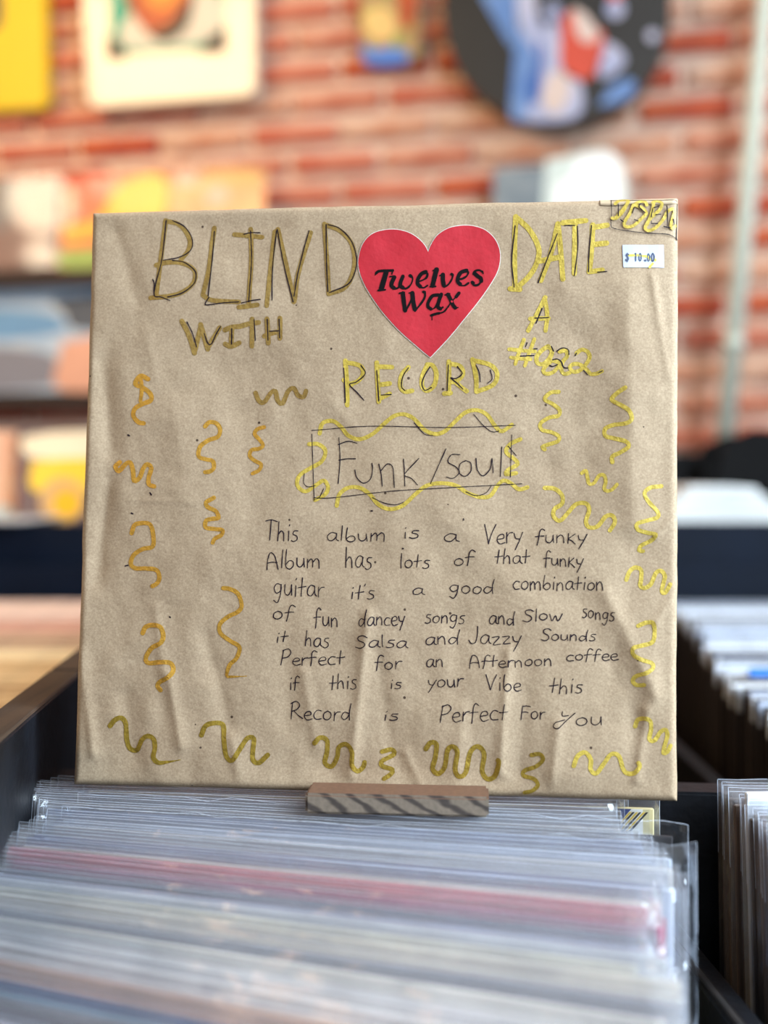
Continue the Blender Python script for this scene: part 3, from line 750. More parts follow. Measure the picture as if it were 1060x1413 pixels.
# ------------------------------------------------------------------ the wrapped record
c4 = {'TL': (126, 291), 'TR': (937, 271), 'BR': (935.5, 1107), 'BL': (100, 1084)}
rT, rR, rB, rL = [ray(*c4[k]) for k in ('TL', 'TR', 'BR', 'BL')]
A = np.array([[rB.x, -rL.x, -rR.x], [rB.y, -rL.y, -rR.y], [rB.z, -rL.z, -rR.z]])
sol = np.linalg.solve(A, -np.array(rT))         # depths of BR, BL, TR for TL = 1 (a true parallelogram)
dB, dL, dR = sol
TL = rT * 1.0; BRp = rB * dB; BLp = rL * dL; TR = rR * dR
k = 0.3215 / (BRp - BLp).length
TL, BRp, BLp, TR = [CAM + p * k for p in (TL, BRp, BLp, TR)]
U = BRp - BLp; V = TL - BLp
NRM = U.cross(V).normalized()
if NRM.y > 0: NRM = -NRM                         # towards the camera
print('PACKAGE', BLp, BRp, TL, TR, U.length, V.length, U.angle(V))
UL, VL = U.length, V.length
def px2st(px, py):
    r = ray(px, py); tt = (BLp - CAM).dot(NRM) / r.dot(NRM)
    p = CAM + r * tt - BLp
    # p = s U + t V
    uu, vv, uv = U.dot(U), V.dot(V), U.dot(V); pu, pv = p.dot(U), p.dot(V)
    det = uu * vv - uv * uv
    return (pu * vv - pv * uv) / det, (pv * uu - pu * uv) / det
# creases given in picture coordinates: x0,y0,x1,y1,half width px, height mm
creases_px = [(508, 850, 484, 1070, 9, .9), (520, 900, 540, 1040, 14, -.5), (702, 900, 690, 1066, 8, .8), (725, 960, 716, 1060, 14, -.5),
              (800, 830, 888, 1010, 30, -1.0), (836, 820, 905, 960, 14, .9), (893, 980, 878, 1075, 8, .8), (640, 980, 628, 1060, 12, .5),
              (420, 930, 436, 1030, 10, .6), (285, 880, 315, 1000, 15, -.7), (232, 930, 250, 1030, 9, .7), (172, 960, 184, 1040, 14, -.6), (320, 1020, 330, 1075, 8, .5),
              (138, 500, 152, 620, 20, -1.1), (172, 520, 176, 700, 34, .4), (150, 660, 130, 800, 14, -.9), (160, 320, 196, 440, 18, -.6), (196, 430, 215, 520, 14, .4),
              (178, 690, 272, 694, 1.6, .25), (898, 380, 922, 520, 5, .5), (866, 400, 872, 720, 30, 1.5), (800, 470, 790, 700, 30, -.5), (905, 740, 940, 700, 5, .5),
              (880, 760, 850, 900, 20, -.5), (748, 300, 790, 420, 40, .5), (540, 640, 570, 800, 40, .6), (640, 800, 620, 950, 36, -.6), (420, 760, 450, 900, 30, -.7), (350, 400, 420, 520, 40, .6),
              (330, 560, 345, 700, 30, -.5), (740, 560, 770, 700, 30, -.6), (600, 700, 740, 840, 26, .35), (215, 840, 225, 930, 8, .4), (560, 1040, 580, 1085, 7, .5), (770, 1000, 762, 1080, 8, .6),
              (460, 560, 500, 600, 16, .3), (110, 900, 128, 1040, 8, .8), (240, 560, 256, 680, 26, .4), (930, 820, 905, 860, 6, .6)]
creases = []
for x0, y0, x1, y1, wd, am in creases_px:
    a = px2st(x0, y0); b = px2st(x1, y1)
    creases.append((a[0] * UL, a[1] * VL, b[0] * UL, b[1] * VL, wd / 835 * UL, am * .0016))
grid_n = {}
def vnoise(x, y, seed):
    """smooth value noise, vectorised"""
    r = np.random.RandomState(seed); g = r.rand(64, 64)
    xi = np.floor(x).astype(int); yi = np.floor(y).astype(int); fx = x - xi; fy = y - yi
    fx = fx * fx * (3 - 2 * fx); fy = fy * fy * (3 - 2 * fy)
    G = lambda i, j: g[i % 64, j % 64]
    return (G(xi, yi) * (1 - fx) + G(xi + 1, yi) * fx) * (1 - fy) + (G(xi, yi + 1) * (1 - fx) + G(xi + 1, yi + 1) * fx) * fy - .5
def hgt(s, t):
    X = np.asarray(s) * UL; Yv = np.asarray(t) * VL
    h = 0.0026 * vnoise(X * 14, Yv * 9 + 5, 1) + 0.0018 * vnoise(X * 34 + Yv * 6, Yv * 22, 2) + 0.0006 * vnoise(X * 95, Yv * 75, 3)
    low = np.clip(1.2 - Yv / .12, 0, 1)          # the paper is more puckered towards the bottom
    h = h + low * (0.0011 * vnoise(X * 60 + Yv * 12, Yv * 16, 4) + .0007 * vnoise(X * 120, Yv * 26, 6))
    for x0, y0, x1, y1, wd, am in creases:
        dx, dy = x1 - x0, y1 - y0; L2 = dx * dx + dy * dy
        q = ((X - x0) * dx + (Yv - y0) * dy) / L2; qc = np.clip(q, 0, 1)
        d = np.hypot(X - x0 - dx * qc, Yv - y0 - dy * qc)
        h = h + am * np.exp(-np.abs(d / wd) ** 1.5)
    e = np.minimum(np.minimum(X, UL - X), np.minimum(Yv, VL - Yv)); r = 0.0042
    ee = np.clip(r - e, 0, r); damp = np.clip(e / .012, 0, 1) ** .6
    return h * damp - (r - np.sqrt(np.maximum(r * r - ee * ee, 0)))
wr = thing('wrapped_record', 'square record wrapped in brown kraft paper with handwriting, gold squiggles and a red heart sticker', 'record', BLp)
def surf(s, t, off):
    s = np.atleast_1d(s).astype(float); t = np.atleast_1d(t).astype(float)
    h = hgt(np.clip(s, 0, 1), np.clip(t, 0, 1)) + off
    return np.outer(s, np.array(U)) + np.outer(t, np.array(V)) + np.outer(h, np.array(NRM))
# paper body
GN = 250
def gridpos():
    q = np.linspace(0, 1, GN + 1); e = np.array([.001, .003, .006, .0095])
    return np.unique(np.concatenate([q, e, 1 - e]))
gs = gridpos(); n = len(gs)
S, T = np.meshgrid(gs, gs)                      # rows t, cols s
# slightly wavy outline
edge_wob = lambda a, sd: .0022 * vnoise(a * 9, a * 0 + 3, sd) + .0010 * vnoise(a * 31, a * 0 + 1, sd + 1)
S2 = S + (1 - S) ** 12 * edge_wob(T, 21) + S ** 12 * edge_wob(T, 31)
T2 = T + T ** 12 * edge_wob(S, 41) * .8 + (1 - T) ** 12 * edge_wob(S, 51) * .8
P = np.outer(S2.ravel(), np.array(U)) + np.outer(T2.ravel(), np.array(V)) + np.outer(hgt(S, T).ravel(), np.array(NRM))
verts = [tuple(p) for p in P]; faces = []
for j in range(n - 1):
    for i in range(n - 1):
        a = j * n + i; faces.append((a, a + 1, a + 1 + n, a + n))
ring = [(0, i) for i in range(n)] + [(j, n - 1) for j in range(1, n)] + [(n - 1, i) for i in range(n - 2, -1, -1)] + [(j, 0) for j in range(n - 2, 0, -1)]
TH = .0085
prev = [j * n + i for j, i in ring]
for dep in (TH * .5, TH - .002, TH):
    cur = []
    for j, i in ring:
        p = P[j * n + i] - np.array(NRM) * (dep - .0042)
        if dep == TH:
            c = np.array(U) * .5 + np.array(V) * .5; p = p + (c - p) * .012
        cur.append(len(verts)); verts.append(tuple(p))
    m_ = len(ring)
    for q in range(m_): faces.append((prev[q], cur[q], cur[(q + 1) % m_], prev[(q + 1) % m_]))
    prev = cur
faces.append(tuple(prev))
pm = mesh_from('paper_wrap', verts, faces, True)
paper = obj('paper_wrap', pm, M['kraft'], wr)
# folded flap along the top right edge
fs = np.linspace(.872, .998, 26); v, f = [], []
for i, s in enumerate(fs):
    zt = .999; zb = .987 - .004 * math.sin(i * .4) * .3
    for t_, o in ((zb, .0001), (zb, .0005), ((zt + zb) / 2, .0006), (zt, .0005), (1.004, -.0035), (1.004, -.0075)):
        v.append(tuple(surf(s, t_, o)[0]))
for i in range(len(fs) - 1):
    for q in range(5): a = i * 6 + q; f.append((a, a + 6, a + 7, a + 1))
obj('folded_flap', mesh_from('folded_flap', v, f, True), mat('pale_kraft_fold', srgb(192, 170, 140), .6, var=.06, scale=200), wr)

lay = [0]
def disc_off():
    lay[0] += 1; return (lay[0] % 14) * 2.5e-6
def strokes_mesh(name, strokes, width, m, parent, base=.00012, step=2.0, ox=0, oy=0, sc=1.0, taper=False, smooth=True, wid=None, jit=0.0):
    """strokes: polylines in picture coordinates; drawn as film on the paper surface"""
    v, f = [], []
    for si, st in enumerate(strokes):
        pts = [(ox + p[0] / sc, oy + p[1] / sc) for p in st]
        pl = catmull(pts, step) if smooth else catmull2(pts, step)
        pl = np.array(pl)
        off = base + disc_off()
        wbase = (width[si] if isinstance(width, (list, tuple)) else width) / sc
        N_ = len(pl)
        ww = np.full(N_, wbase / 2)
        if wbase > 3: ww = ww * (1 + .10 * vnoise(np.arange(N_) * .35, np.zeros(N_) + si, 77))
        else: ww = ww * (1 + .5 * vnoise(np.arange(N_) * .30, np.zeros(N_) + si + lay[0], 78))
        if taper: ww = ww * np.clip((N_ - 1 - np.arange(N_)) / (N_ * .18), .18, 1)
        d = np.gradient(pl, axis=0); d /= (np.linalg.norm(d, axis=1, keepdims=True) + 1e-9)
        nn = np.stack([-d[:, 1], d[:, 0]], 1)
        allp = []
        cols = (-1, 0, 1) if wbase > 3 else (-1, 1)
        for c in cols: allp.append(pl + nn * ww[:, None] * c)
        K = 10 if wbase > 3 else 6
        caps = []
        turn = [0, N_ - 1] + [i for i in range(1, N_ - 1) if np.dot(d[i - 1], d[i + 1]) < .93]
        for i in turn:
            ang = np.arange(K) / K * 2 * PI
            caps.append(pl[i] + np.stack([np.cos(ang), np.sin(ang)], 1) * ww[i])
        A_ = np.concatenate(allp + caps)
        st2 = np.array([px2st(a, b) for a, b in A_])
        P3 = surf(st2[:, 0], st2[:, 1], off)
        b0 = len(v); v += [tuple(p) for p in P3]
        nc = len(cols)
        for c in range(nc - 1):
            for i in range(N_ - 1): f.append((b0 + c * N_ + i, b0 + c * N_ + i + 1, b0 + (c + 1) * N_ + i + 1, b0 + (c + 1) * N_ + i))
        for q in range(len(caps)): f.append(tuple(b0 + nc * N_ + q * K + e for e in range(K)))
    return obj(name, mesh_from(name, v, f), m, parent)
def catmull2(pts, step):
    out = []
    for a, b in zip(pts[:-1], pts[1:]):
        a = np.array(a, float); b = np.array(b, float); k_ = max(1, int(np.linalg.norm(b - a) / step))
        for i in range(k_): out.append(a + (b - a) * i / k_)
    out.append(np.array(pts[-1], float)); return out
def poly_mesh(name, pts, m, parent, off, thick=0.0):
    """filled outline lying on the paper"""
    bm = bmesh.new()
    vs = [bm.verts.new((p[0], p[1], 0)) for p in pts]
    bm.faces.new(vs)
    bmesh.ops.triangulate(bm, faces=bm.faces)
    for _ in range(3):
        bmesh.ops.subdivide_edges(bm, edges=[e for e in bm.edges if e.calc_length() > 9], cuts=1)
        bmesh.ops.triangulate(bm, faces=[q for q in bm.faces if len(q.verts) > 3])
    st2 = np.array([px2st(q.co.x, q.co.y) for q in bm.verts]); P3 = surf(st2[:, 0], st2[:, 1], off)
    for q, p in zip(bm.verts, P3): q.co = Vector(p)
    me = bpy.data.meshes.new(name); bm.to_mesh(me); bm.free()
    return obj(name, me, m, parent)

# ---- large lettering
def both(name, label, ox, oy, sc, golds, pens, gw, pw, gm='gold_t'):
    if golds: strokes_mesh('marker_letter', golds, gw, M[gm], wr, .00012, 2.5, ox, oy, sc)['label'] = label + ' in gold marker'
    if pens:
        o = strokes_mesh('pen_letter', pens, pw, M['pen'], wr, .00020, 2.0, ox, oy, sc); o['label'] = label + ' in dark pen'
CA = (190, 280, 3.1176)
for nm, g_, p_ in (
    ('letter B', [[(120, 75), (100, 240), (80, 405)], [(122, 78), (170, 88), (205, 120), (224, 165), (215, 205), (185, 245)], [(80, 268), (130, 256), (190, 258), (235, 280), (248, 310), (235, 350), (190, 385), (130, 402), (55, 408)]],
     [[(122, 75), (105, 240), (80, 340), (72, 398), (100, 405), (140, 420)], [(66, 330), (72, 350), (70, 380)], [(150, 75), (200, 100), (232, 150), (228, 200), (180, 232), (110, 247)], [(150, 247), (200, 255), (245, 290), (250, 325), (235, 355), (190, 388), (130, 405)]]),
    ('letter L', [[(328, 105), (318, 180), (305, 290), (280, 395)], [(280, 395), (310, 415), (360, 422), (435, 425)]], [[(328, 120), (320, 240), (303, 400)], [(306, 405), (290, 432), (300, 438), (360, 430), (435, 425)]]),
    ('letter I', [[(415, 133), (470, 138), (535, 145)], [(485, 110), (488, 250), (478, 428)], [(435, 448), (470, 444), (515, 438)]], [[(455, 132), (490, 125), (525, 126)], [(484, 118), (489, 250), (478, 425)], [(447, 430), (490, 420), (528, 415)]]),
    ('letter N', [[(590, 122), (572, 280), (555, 442)], [(603, 112), (640, 270), (672, 425)], [(674, 420), (692, 300), (745, 128)]], [[(597, 118), (580, 280), (578, 418)], [(600, 112), (630, 270), (668, 425)], [(672, 400), (690, 300), (715, 200), (738, 120)]]),
    ('letter D', [[(805, 92), (815, 250), (822, 385)], [(808, 95), (870, 120), (918, 170), (935, 240), (925, 310), (890, 365), (822, 390)]], [[(812, 95), (813, 250), (818, 380)], [(820, 95), (870, 112), (920, 165), (943, 240), (935, 300), (905, 350), (825, 385)]]),
    ('letter W', [[(190, 508), (220, 570), (243, 645)], [(243, 640), (272, 525)], [(270, 522), (300, 628)], [(300, 620), (352, 535)]], [[(212, 512), (235, 560), (252, 618)], [(285, 560), (300, 602), (315, 605), (335, 565), (356, 530)]]),
    ('letter I', [[(375, 545), (405, 533), (440, 530)], [(405, 535), (400, 612)], [(375, 605), (400, 615), (435, 600)]], [[(404, 540), (402, 605)]]),
    ('letter T', [[(440, 530), (480, 518), (520, 513)], [(492, 498), (490, 615)]], [[(500, 500), (505, 590)]]),
    ('letter H', [[(556, 498), (562, 602)], [(612, 495), (612, 582)], [(545, 572), (575, 560), (612, 552)]], [[(557, 500), (560, 590)], [(566, 551), (605, 550)], [(608, 500), (611, 580)]])):
    big = nm in ('letter B', 'letter L', 'letter N', 'letter D') or g_[0][0][0] == 415
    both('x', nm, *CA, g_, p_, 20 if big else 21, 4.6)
CB = (480, 290, 2.2083)
for nm, g_, p_ in (
    ('letter D', [[(512, 22), (508, 130), (510, 240)], [(495, 240), (525, 242)], [(514, 25), (555, 65), (582, 120), (575, 165), (550, 205), (512, 240)]], [[(510, 50), (500, 150), (507, 235)]]),
    ('letter A', [[(588, 215), (620, 130), (640, 45)], [(640, 45), (648, 120), (655, 212)], [(583, 157), (650, 145)]], [[(638, 75), (600, 170), (580, 222)]]),
    ('letter T', [[(655, 42), (690, 38), (725, 35)], [(692, 40), (690, 196)]], [[(699, 52), (700, 120), (690, 202)], [(660, 50), (692, 50)]]),
    ('letter E', [[(746, 48), (742, 130), (735, 190)], [(745, 56), (790, 48)], [(742, 108), (788, 103)], [(738, 190), (775, 185)]], [[(742, 50), (735, 130), (733, 190)], [(760, 192), (788, 190)]])):
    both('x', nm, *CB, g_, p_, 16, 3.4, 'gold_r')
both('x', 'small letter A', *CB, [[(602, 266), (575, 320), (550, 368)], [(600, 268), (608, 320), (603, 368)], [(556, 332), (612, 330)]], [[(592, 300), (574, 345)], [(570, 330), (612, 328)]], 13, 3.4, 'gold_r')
CN = (690, 460, 6.625)
both('x', 'hash sign', *CN, [[(220, 60), (185, 150), (140, 285)], [(315, 55), (280, 150), (228, 300)], [(85, 150), (200, 160), (320, 168)], [(100, 225), (180, 235), (280, 240)]], [[(248, 88), (234, 125)], [(186, 212), (310, 205)], [(310, 145), (340, 143)]], 34, 10, 'gold_r')
both('x', 'digit zero', *CN, [[(440, 120), (380, 160), (335, 220), (345, 275), (400, 280), (460, 220), (475, 160), (440, 120)]], [[(470, 120), (490, 165)]], 40, 10, 'gold_r')
both('x', 'first digit two', *CN, [[(470, 255), (430, 290), (395, 340), (420, 370), (480, 360), (530, 310), (540, 270), (500, 255)], [(545, 170), (600, 160), (615, 210), (575, 260), (560, 330), (590, 372), (640, 360)]], [[(520, 165), (570, 135), (625, 150), (630, 195)], [(480, 245), (520, 235), (560, 260), (580, 310), (620, 320)], [(455, 295), (480, 305), (525, 288)]], 36, 10, 'gold_r')
both('x', 'last digit two', *CN, [[(700, 180), (750, 150), (800, 170), (820, 220), (790, 280), (730, 340), (670, 350), (640, 310), (680, 280), (740, 290), (800, 340), (830, 375), (890, 370), (930, 350)]], [[(688, 205), (700, 180)], [(762, 340), (800, 382)], [(900, 365), (935, 348)]], 36, 9, 'gold_r')
CC = (340, 480, 2.5238)
for nm, g_, p_ in (
    ('letter R', [[(345, 45), (350, 120), (352, 200)], [(347, 50), (395, 62), (408, 88), (390, 115), (352, 130)], [(340, 112), (365, 130)]], [[(340, 70), (345, 190)], [(400, 62), (415, 90), (385, 118), (360, 128), (385, 155), (410, 183)]]),
    ('letter E', [[(455, 52), (458, 120), (462, 188)], [(455, 66), (508, 68)], [(458, 130), (500, 125)], [(462, 180), (500, 160)]], [[(455, 80), (462, 185)], [(470, 165), (505, 163)]]),
    ('letter C', [[(565, 68), (542, 95), (537, 135), (552, 153), (578, 150)]], [[(565, 70), (546, 100), (541, 135), (553, 150)]]),
    ('letter O', [[(632, 58), (615, 95), (612, 130), (628, 150), (655, 130), (662, 90), (650, 62), (630, 58)]], [[(640, 66), (622, 95), (612, 125), (622, 148), (645, 138)]]),
    ('second letter R', [[(706, 48), (706, 160)], [(705, 55), (745, 65), (755, 92), (735, 115), (706, 122)], [(690, 160), (712, 158)], [(725, 118), (752, 140), (768, 152)]], [[(704, 60), (700, 150)], [(735, 66), (752, 90), (730, 108), (712, 105), (735, 125), (755, 145)]]),
    ('letter D', [[(788, 42), (800, 100), (802, 152)], [(790, 45), (850, 62), (874, 92), (860, 130), (802, 154)]], [[(800, 62), (812, 90), (815, 120)], [(850, 80), (856, 110), (840, 125)]])):
    both('x', nm, *CC, g_, p_, 16, 3.8, 'gold_r')
# frame round the genre
waves = [('wavy top border', [(255, 298), (265, 262), (300, 254), (330, 275), (355, 305), (395, 318), (440, 300), (480, 265), (515, 238), (550, 232), (585, 248), (620, 285), (655, 300), (690, 292), (730, 255), (765, 225), (805, 218), (840, 235), (865, 270), (890, 290), (925, 268)]),
         ('wavy bottom border', [(315, 550), (325, 510), (355, 487), (395, 487), (430, 510), (460, 545), (500, 562), (545, 550), (590, 510), (630, 480), (680, 472), (730, 480), (770, 505), (815, 520), (850, 515), (875, 480), (895, 462), (920, 470), (950, 492), (980, 485)]),
         ('wavy left border', [(218, 335), (250, 335), (275, 358), (262, 395), (220, 420), (185, 445), (178, 478), (205, 500), (240, 480), (270, 462), (285, 485), (275, 510), (240, 530)]),
         ('wavy right border', [(955, 318), (920, 335), (905, 362), (935, 388), (945, 405), (912, 425), (905, 440), (940, 436)])]
for nm, w_ in waves:
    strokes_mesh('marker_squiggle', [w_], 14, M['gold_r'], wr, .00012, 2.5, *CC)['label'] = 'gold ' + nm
strokes_mesh('pen_outline', [[(228, 287), (430, 273), (700, 278), (938, 270)], [(228, 300), (232, 420), (237, 532)], [(235, 522), (300, 522), (500, 500), (700, 488), (960, 473)], [(925, 303), (922, 380), (920, 450)],
                             [(585, 262), (620, 300), (650, 306)], [(792, 232), (825, 270), (855, 292), (880, 290)], [(440, 522), (480, 540), (520, 547), (550, 537)], [(765, 502), (800, 515), (835, 505), (855, 478)],
                             [(202, 438), (200, 470), (215, 484), (240, 480)], [(270, 490), (255, 520), (235, 530)], [(912, 342), (940, 375)]], 2.6, M['pen'], wr, .00020, 2, *CC)
for word in ([[(322, 312), (326, 390), (320, 472)], [(320, 336), (355, 325), (386, 332)], [(322, 391), (350, 386), (380, 386)]],
             [[(378, 425), (385, 452), (408, 471), (432, 458), (440, 425), (438, 402)]],
             [[(462, 405), (470, 440), (474, 482)], [(468, 430), (492, 405), (510, 415), (514, 450), (516, 487)]],
             [[(548, 388), (551, 430), (553, 482)], [(602, 385), (560, 430), (552, 445), (575, 455), (597, 478)]],
             [[(696, 352), (670, 410), (642, 474)]],
             [[(744, 372), (715, 373), (703, 398), (730, 415), (742, 435), (720, 455), (697, 450)]],
             [[(765, 393), (745, 405), (742, 435), (762, 448), (782, 430), (782, 402), (765, 393)]],
             [[(800, 385), (805, 425), (825, 446), (850, 420), (856, 385), (860, 436)]], [[(890, 345), (885, 448)]]):
    strokes_mesh('pen_letter', word, 3.2, M['pen'], wr, .00020, 2, *CC)

# ---- squiggles
CD = (100, 490, 3.7857); CE = (100, 690, 3.6214); CF = (700, 500, 4.4167); CG = (740, 740, 4.415); CHh = (400, 960, 1.9273)
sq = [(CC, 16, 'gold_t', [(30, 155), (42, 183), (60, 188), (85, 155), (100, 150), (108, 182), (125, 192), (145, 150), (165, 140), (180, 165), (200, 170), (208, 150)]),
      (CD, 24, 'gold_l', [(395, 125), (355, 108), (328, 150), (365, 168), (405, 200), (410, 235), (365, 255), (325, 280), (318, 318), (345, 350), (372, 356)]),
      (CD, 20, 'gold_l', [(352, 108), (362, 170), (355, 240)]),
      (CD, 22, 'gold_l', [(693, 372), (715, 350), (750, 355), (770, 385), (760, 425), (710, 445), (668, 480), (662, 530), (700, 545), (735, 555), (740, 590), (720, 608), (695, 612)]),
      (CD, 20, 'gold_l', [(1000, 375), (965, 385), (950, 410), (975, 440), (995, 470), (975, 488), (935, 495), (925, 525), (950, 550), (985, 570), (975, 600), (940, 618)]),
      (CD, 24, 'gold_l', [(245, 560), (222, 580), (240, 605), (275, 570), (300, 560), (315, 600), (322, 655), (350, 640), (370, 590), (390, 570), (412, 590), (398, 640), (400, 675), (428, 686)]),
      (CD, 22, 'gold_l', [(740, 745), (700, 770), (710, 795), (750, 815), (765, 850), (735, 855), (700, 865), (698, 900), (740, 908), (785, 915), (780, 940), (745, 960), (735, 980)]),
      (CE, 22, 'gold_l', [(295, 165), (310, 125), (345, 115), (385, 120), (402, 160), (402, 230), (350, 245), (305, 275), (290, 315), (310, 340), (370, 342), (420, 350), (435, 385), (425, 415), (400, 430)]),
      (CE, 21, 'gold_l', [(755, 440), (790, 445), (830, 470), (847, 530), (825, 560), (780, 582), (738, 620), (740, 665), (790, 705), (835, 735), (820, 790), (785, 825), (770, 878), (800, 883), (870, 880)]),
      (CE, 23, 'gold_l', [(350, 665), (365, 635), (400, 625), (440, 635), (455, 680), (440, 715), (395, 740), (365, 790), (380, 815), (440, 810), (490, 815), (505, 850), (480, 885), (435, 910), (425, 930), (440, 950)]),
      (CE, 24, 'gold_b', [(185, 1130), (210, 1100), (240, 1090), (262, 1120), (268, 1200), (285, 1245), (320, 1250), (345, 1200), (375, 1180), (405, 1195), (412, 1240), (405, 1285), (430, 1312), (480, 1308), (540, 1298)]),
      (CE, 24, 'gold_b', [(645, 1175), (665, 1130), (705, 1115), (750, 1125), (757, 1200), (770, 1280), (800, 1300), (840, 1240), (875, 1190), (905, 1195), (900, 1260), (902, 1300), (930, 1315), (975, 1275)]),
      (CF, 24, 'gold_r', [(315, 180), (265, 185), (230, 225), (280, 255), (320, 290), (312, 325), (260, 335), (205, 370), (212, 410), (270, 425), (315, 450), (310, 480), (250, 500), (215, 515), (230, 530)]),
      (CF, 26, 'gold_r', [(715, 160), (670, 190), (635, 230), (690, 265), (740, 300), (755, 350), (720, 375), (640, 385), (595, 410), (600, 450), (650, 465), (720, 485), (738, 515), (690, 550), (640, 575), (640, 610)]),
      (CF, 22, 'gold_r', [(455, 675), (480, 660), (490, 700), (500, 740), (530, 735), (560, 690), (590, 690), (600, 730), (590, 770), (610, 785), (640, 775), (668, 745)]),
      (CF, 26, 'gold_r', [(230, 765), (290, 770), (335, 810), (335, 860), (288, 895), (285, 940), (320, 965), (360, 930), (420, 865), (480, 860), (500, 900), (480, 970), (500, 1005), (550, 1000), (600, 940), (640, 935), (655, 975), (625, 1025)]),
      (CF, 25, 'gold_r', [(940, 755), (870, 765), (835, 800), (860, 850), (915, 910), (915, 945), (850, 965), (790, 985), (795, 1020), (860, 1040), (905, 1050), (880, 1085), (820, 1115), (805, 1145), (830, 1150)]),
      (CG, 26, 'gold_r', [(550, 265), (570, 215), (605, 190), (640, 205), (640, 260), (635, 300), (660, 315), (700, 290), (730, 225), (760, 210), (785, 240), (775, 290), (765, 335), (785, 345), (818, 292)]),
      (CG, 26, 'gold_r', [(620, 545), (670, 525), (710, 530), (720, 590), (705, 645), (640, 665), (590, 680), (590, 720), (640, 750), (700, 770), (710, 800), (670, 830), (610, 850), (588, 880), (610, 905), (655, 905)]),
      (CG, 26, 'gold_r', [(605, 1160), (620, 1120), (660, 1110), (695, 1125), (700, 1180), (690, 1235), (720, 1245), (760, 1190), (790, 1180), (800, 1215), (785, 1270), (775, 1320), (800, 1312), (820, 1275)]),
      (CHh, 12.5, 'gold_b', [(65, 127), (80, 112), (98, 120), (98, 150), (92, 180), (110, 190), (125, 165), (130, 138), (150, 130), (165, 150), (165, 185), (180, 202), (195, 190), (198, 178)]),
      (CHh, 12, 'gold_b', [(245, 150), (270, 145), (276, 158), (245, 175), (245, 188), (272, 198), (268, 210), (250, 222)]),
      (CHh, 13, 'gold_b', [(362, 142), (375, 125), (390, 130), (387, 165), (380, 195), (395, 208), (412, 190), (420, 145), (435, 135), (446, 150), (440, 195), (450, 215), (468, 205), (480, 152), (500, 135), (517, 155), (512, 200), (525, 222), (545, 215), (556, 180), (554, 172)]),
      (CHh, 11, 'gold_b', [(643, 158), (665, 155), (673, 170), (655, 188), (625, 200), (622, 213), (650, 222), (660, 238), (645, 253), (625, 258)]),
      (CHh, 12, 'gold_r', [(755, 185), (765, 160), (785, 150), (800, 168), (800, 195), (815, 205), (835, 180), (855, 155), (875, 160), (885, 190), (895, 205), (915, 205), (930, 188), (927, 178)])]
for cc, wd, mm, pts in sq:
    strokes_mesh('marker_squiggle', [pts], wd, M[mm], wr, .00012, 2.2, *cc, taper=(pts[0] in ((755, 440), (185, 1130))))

# ---- boxed word at the top right corner
CU = (820, 260, 8.1538)
strokes_mesh('marker_letter', [[(235, 180), (290, 135), (385, 135), (350, 210), (240, 340), (200, 345)], [(385, 140), (340, 240), (290, 310), (240, 350)], [(440, 195), (400, 290), (335, 400), (360, 445), (440, 430), (540, 340), (585, 290), (540, 230), (460, 190), (520, 150), (575, 160), (590, 195)],
                              [(655, 165), (700, 145), (760, 170), (740, 240), (690, 290), (620, 360), (570, 450), (610, 485), (690, 450), (780, 350), (820, 270), (880, 235), (905, 260), (880, 350), (860, 430), (880, 455), (915, 420)], [(670, 170), (640, 300), (590, 420)]], 36, M['gold_r'], wr, .00062, 2, *CU)['label'] = 'the boxed word USED in gold marker'
strokes_mesh('pen_outline', [[(192, 125), (192, 300), (185, 430), (215, 460), (330, 485), (560, 512), (800, 522), (870, 540), (945, 572)], [(190, 125), (400, 130), (750, 132), (900, 128), (950, 150)], [(942, 170), (936, 350), (930, 575)]], 8, M['pen'], wr, .00062, 2, *CU)
strokes_mesh('pen_word', [[(268, 185), (268, 320)], [(290, 365), (325, 390)], [(445, 225), (425, 290)], [(522, 182), (500, 215), (568, 282)], [(445, 365), (490, 378)], [(655, 235), (640, 330)], [(670, 225), (722, 210)], [(690, 305), (748, 300)], [(640, 405), (710, 405)], [(640, 375), (638, 410)], [(815, 205), (822, 300), (818, 430)], [(780, 440), (850, 450)], [(890, 350), (900, 410)]], 11, M['pen'], wr, .00085, 2, *CU)

# ---- heart sticker
CHt = (480, 300, 4.6087)
heart = [(512, 225), (530, 180), (572, 118), (640, 75), (715, 57), (790, 57), (870, 82), (930, 135), (962, 200), (968, 270), (950, 350), (895, 445), (820, 550), (740, 650), (640, 770), (525, 890),
         (440, 820), (330, 722), (230, 612), (150, 500), (95, 400), (70, 310), (75, 240), (100, 170), (150, 115), (220, 88), (310, 83), (390, 103), (450, 140), (492, 185), (512, 225)]
def heart_pts(grow):
    a = catmull(heart[:16], 14)[:-1]; b = catmull(heart[15:], 14)[:-1]
    q = np.array(a + b); c = np.array([520.0, 400.0])
    if grow:
        d = np.roll(q, -1, 0) - np.roll(q, 1, 0); d /= np.linalg.norm(d, axis=1, keepdims=True)
        q = q + np.stack([d[:, 1], -d[:, 0]], 1) * grow
    return [(CHt[0] + p[0] / CHt[2], CHt[1] + p[1] / CHt[2]) for p in q]
hs = poly_mesh('heart_sticker', heart_pts(5), M['white'], wr, .00030); hs['label'] = 'red heart sticker with a thin white border and black lettering'
hr = poly_mesh('red_print', heart_pts(0), M['red'], hs, .00042)
def glyph(strokes):
    for pts, wd in strokes: strokes_mesh('black_lettering', [pts], wd, M['ink'], hs, .00056, 1.2, *CHt, smooth=len(pts) > 2)
def glyph_all(name, items):
    # one mesh per letter, with a width per stroke
    return strokes_mesh(name, [i[0] for i in items], [i[1] for i in items], M['ink'], hs, .00056, 1.2, *CHt)
